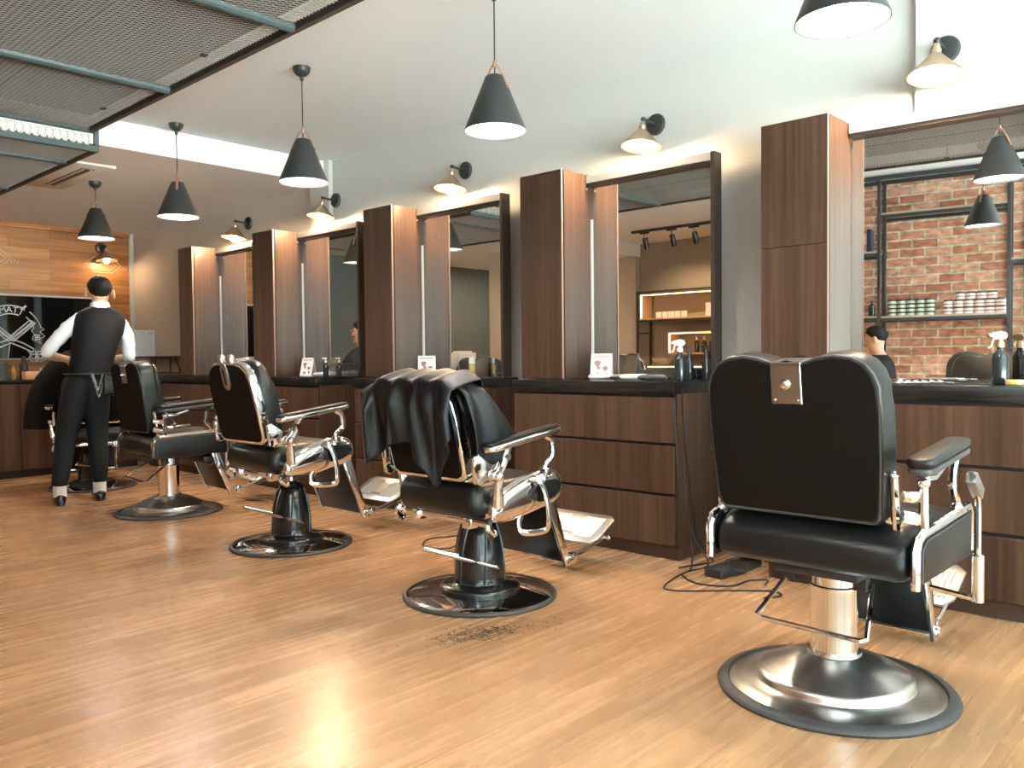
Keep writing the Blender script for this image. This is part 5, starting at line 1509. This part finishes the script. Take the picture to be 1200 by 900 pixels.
for k, (x, y, lab) in enumerate(((3.90, 5.60, 'slim bottle at the left of the green wire basket'), (3.90, 5.42, 'slim bottle with gold pump right of the green wire basket'))):
    t = thing('pump_bottle', lab, 'bottle', (x - 0.03, y, ZW), R(160), 'pump bottles by the green basket')
    b = BM(); lathe(b, [(0.02, 0), (0.022, 0.004), (0.022, 0.085), (0.010, 0.10), (0.010, 0.11), (0.0005, 0.11)], 18); mesh_obj('bottle_body', b, M['bottle'], t)
    b = BM(); lathe(b, [(0.011, 0.1105), (0.011, 0.125), (0.004, 0.127), (0.004, 0.145), (0.0005, 0.145)], 12); tube(b, [(-0.01, 0, 0.145), (0.028, 0, 0.143)], 0.005, 8); mesh_obj('pump', b, (M['steel'], M['brass'])[k], t)
# far counter things below the emblem
for k, (nm, x, h, r_, m_, lab) in enumerate((('glass_jar', 2.43, 0.16, 0.045, 'teal', 'blue grey jar at the left on the far counter'), ('bottle', 2.62, 0.22, 0.035, 'bottle', 'dark bottle near the left edge of the far counter'), ('white_tub', 2.80, 0.10, 0.05, 'jarwhite', 'cream tub on the far counter below the emblem'), ('bottle', 2.96, 0.17, 0.03, 'steel', 'steel bottle on the far counter beside the cream tub'), ('bottle', 2.52, 0.13, 0.03, 'amber', 'amber bottle on the far counter below the emblem'))):
    b = BM(); lathe(b, [(r_ * 0.9, 0), (r_, 0.005), (r_, h * 0.65), (r_ * 0.5, h * 0.78), (r_ * 0.5, h * 0.98), (r_ * 0.45, h), (0.0005, h)] if nm == 'bottle' else [(r_ * 0.9, 0), (r_, 0.005), (r_, h * 0.8), (r_ * 1.04, h * 0.82), (r_ * 1.04, h), (0.0005, h)], 18)
    o = mesh_obj(nm, b, M[m_]); o.location = (x, 8.62 + 0.03 * (k % 2), 0.9005); tag(o, lab, 'jar' if 'jar' in nm or 'tub' in nm else 'bottle')
b = BM(); box(b, -0.10, 0.10, -0.06, 0.06, 0, 0.075, 0.006); o = mesh_obj('tissue_box', b, M['litwood']); o.location = (2.68, 8.53, 0.9005); tag(o, 'pale brown box on the far counter below the emblem', 'box')

# ---------------------------------------------------------------- cables and hair on the floor
def cable(label, pts, r=0.004, group=None):
    b = BM(); tube(b, catmull(pts, 8), r, 8); o = mesh_obj('cable', b, M['cable'], None, 80); tag(o, label, 'cable', group)
c_ = 0.0045
cable('long black cable hanging from the second worktop and looping out on the floor', [(3.63, 2.24, 0.84), (3.635, 2.235, 0.60), (3.66, 2.225, 0.35), (3.70, 2.16, 0.12), (3.68, 2.08, 0.012), (3.50, 2.10, c_), (3.30, 2.07, c_), (3.19, 2.02, c_), (3.22, 1.93, c_), (3.36, 1.78, c_), (3.46, 1.64, c_), (3.42, 1.58, c_), (3.34, 1.62, c_)])
cable('black cable looping on the floor between the drawer unit and the nearest chair', [(3.64, 2.20, 0.70), (3.66, 2.20, 0.40), (3.66, 2.16, 0.08), (3.58, 2.12, c_), (3.44, 2.08, c_), (3.36, 1.95, c_), (3.42, 1.82, c_), (3.56, 1.80, c_), (3.62, 1.74, c_), (3.54, 1.71, c_)])
cable('thin black cable coming down the side of the drawer unit to a socket', [(3.70, 2.235, 0.86), (3.74, 2.232, 0.5), (3.82, 2.22, 0.10), (3.80, 2.12, c_), (3.70, 2.12, c_), (3.62, 2.15, c_), (3.55, 2.17, c_)])
cable('black cable loop on the floor behind the caped chair', [(3.60, 3.62, c_), (3.40, 3.55, c_), (3.20, 3.62, c_), (3.05, 3.50, c_), (3.10, 3.36, c_), (3.30, 3.40, c_), (3.55, 3.30, c_)])
t = thing('power_strip', 'black power block on the floor under the nearest worktop', 'power strip', (3.60, 1.94, 0), R(80))
b = BM(); box(b, -0.05, 0.05, -0.10, 0.10, 0, 0.045, 0.008); mesh_obj('strip_body', b, M['blackmetal'], t)
b = BM(); box(b, -0.02, 0.02, -0.07, -0.02, 0.0455, 0.07, 0.004); mesh_obj('plug', b, M['rubber'], t)
t = thing('wall_socket', 'black socket block with plugs in the gap between two drawer units', 'socket', (4.10, 3.60, 0.66))
b = BM(); box(b, 0.04, 0.096, -0.06, 0.10, 0, 0.16, 0.006); mesh_obj('socket_box', b, M['blackmetal'], t)
for k in range(2):
    b = BM(); lathe(b, [(0.022, 0), (0.022, 0.05), (0.012, 0.06), (0.0005, 0.06)], 12, (0.0395, -0.025 + 0.07 * k, 0.05 + 0.06 * k), Matrix.Rotation(-PI / 2, 4, 'Y')); mesh_obj('plug', b, M['steel'], t)
cable('black cable hanging in the gap between the drawer units', [(4.08, 3.58, 0.72), (4.02, 3.62, 0.60), (3.9, 3.72, 0.50), (3.80, 3.76, 0.36), (3.75, 3.74, 0.15), (3.70, 3.68, c_), (3.6, 3.6, c_)])
b = BM()
rnd = random.Random(11)
for k in range(420):
    x = 2.16 + rnd.gauss(0.07, 0.10); y = 2.25 + rnd.gauss(-0.02, 0.045) - (x - 2.2) * 0.35
    if (x - 2.59) ** 2 + (y - 2.6) ** 2 < 0.36 ** 2:
        continue
    a = rnd.uniform(0, PI); l = rnd.uniform(0.004, 0.014)
    d = Vector((math.cos(a), math.sin(a), 0)); n_ = Vector((-d.y, d.x, 0)) * 0.0009
    p0 = Vector((x, y, 0.0008)); m_ = p0 + d * l * 0.5 + n_ * 2 + Vector((0, 0, 0.002)); p1 = p0 + d * l
    tube(b, [p0, m_, p1], 0.0009, 3)
o = mesh_obj('hair_clippings', b, M['hairdust'], None, 0); tag(o, 'dark cut hair scattered on the floor before the caped chair', 'hair', None, 'stuff')
# ---------------------------------------------------------------- light
wd = bpy.data.worlds.new('World')
SC.world = wd
wd.use_nodes = True
nt = wd.node_tree
bg = nt.nodes['Background']
bg.inputs['Color'].default_value = (0.76, 0.91, 1.0, 1)
bg.inputs['Strength'].default_value = 4.2
tcw = nt.nodes.new('ShaderNodeTexCoord')
spw = nt.nodes.new('ShaderNodeSeparateXYZ')
nt.links.new(tcw.outputs['Generated'], spw.inputs[0])
crw = nt.nodes.new('ShaderNodeValToRGB')
ew = crw.color_ramp.elements
ew[0].position, ew[0].color = 0.47, (5.7, 6.8, 6.7, 1)      # ground half, raised far above the sky to brighten the ceiling
ew[1].position, ew[1].color = 0.53, (0.72, 0.95, 1.0, 1)    # bright overcast sky
mrw = nt.nodes.new('ShaderNodeMapRange')
mrw.inputs['From Min'].default_value = -1; mrw.inputs['From Max'].default_value = 1
nt.links.new(spw.outputs['Z'], mrw.inputs['Value'])
nt.links.new(mrw.outputs[0], crw.inputs['Fac'])
nt.links.new(crw.outputs['Color'], bg.inputs['Color'])
def area(name, loc, rot, sx, sy, power, col, portal=False):
    l = bpy.data.lights.new(name, 'AREA')
    l.shape = 'RECTANGLE'; l.size = sx; l.size_y = sy; l.energy = power; l.color = col
    if portal:
        l.cycles.is_portal = True
    o = bpy.data.objects.new(name, l)
    COL.objects.link(o); o.location = loc; o.rotation_euler = rot
    return o
area('daylight_portal', (0.63, YB - 0.13, 1.41), (PI / 2, 0, PI), 7.0, 2.56, 10, (1, 1, 1), True)
# real lamps' light
def point(name, loc, power, col, r=0.03, spot=None):
    l = bpy.data.lights.new(name, 'SPOT' if spot else 'POINT')
    l.energy = power; l.color = col; l.shadow_soft_size = r
    if spot:
        l.spot_size = R(spot); l.spot_blend = 0.6
    o = bpy.data.objects.new(name, l)
    COL.objects.link(o); o.location = loc
    return o
for k, y in enumerate((5.50, 5.83, 6.25)):
    o = point('track_spot_light', (-1.30, y, 2.53), 42, (1.0, 0.72, 0.45), 0.03, 95)
    o.rotation_euler = (0, R(38), 0)
for y in (3.4, 4.6, 5.8, 7.4, 8.8):
    pass
# ---------------------------------------------------------------- camera
cam = bpy.data.cameras.new('camera')
co = bpy.data.objects.new('camera', cam)
COL.objects.link(co)
cam.sensor_fit = 'HORIZONTAL'
cam.sensor_width = 36.0
cam.lens = 36.0 * 973.5 / 1200.0
cam.clip_start = 0.02
yaw, pit, rol = R(47.2728), R(-1.77967), R(-0.621895)
F = Vector((math.sin(yaw) * math.cos(pit), math.cos(yaw) * math.cos(pit), math.sin(pit)))
R0 = Vector((math.cos(yaw), -math.sin(yaw), 0)); U0 = R0.cross(F)
RR = R0 * math.cos(rol) + U0 * math.sin(rol); UU = -R0 * math.sin(rol) + U0 * math.cos(rol)
co.matrix_world = Matrix((RR.to_4d(), UU.to_4d(), (-F).to_4d(), (0, 0, 0, 1))).transposed()
mw = co.matrix_world.copy()
for i in range(3):
    mw[3][i] = 0.0
mw.translation = (0, 0, H_EYE); mw[3][3] = 1.0
co.matrix_world = mw
SC.camera = co
vs = SC.view_settings
vs.view_transform = 'Standard'
try:
    vs.look = 'None'
except Exception:
    pass
vs.gamma = 1.0
vs.use_curve_mapping = False
vs.exposure = 0.58
SC.cycles.max_bounces = 10
SC.cycles.diffuse_bounces = 5
SC.cycles.glossy_bounces = 6
SC.cycles.transparent_max_bounces = 12
SC.cycles.caustics_reflective = False
SC.cycles.caustics_refractive = False
SC.cycles.sample_clamp_indirect = 6.0
SC.cycles.use_denoising = True
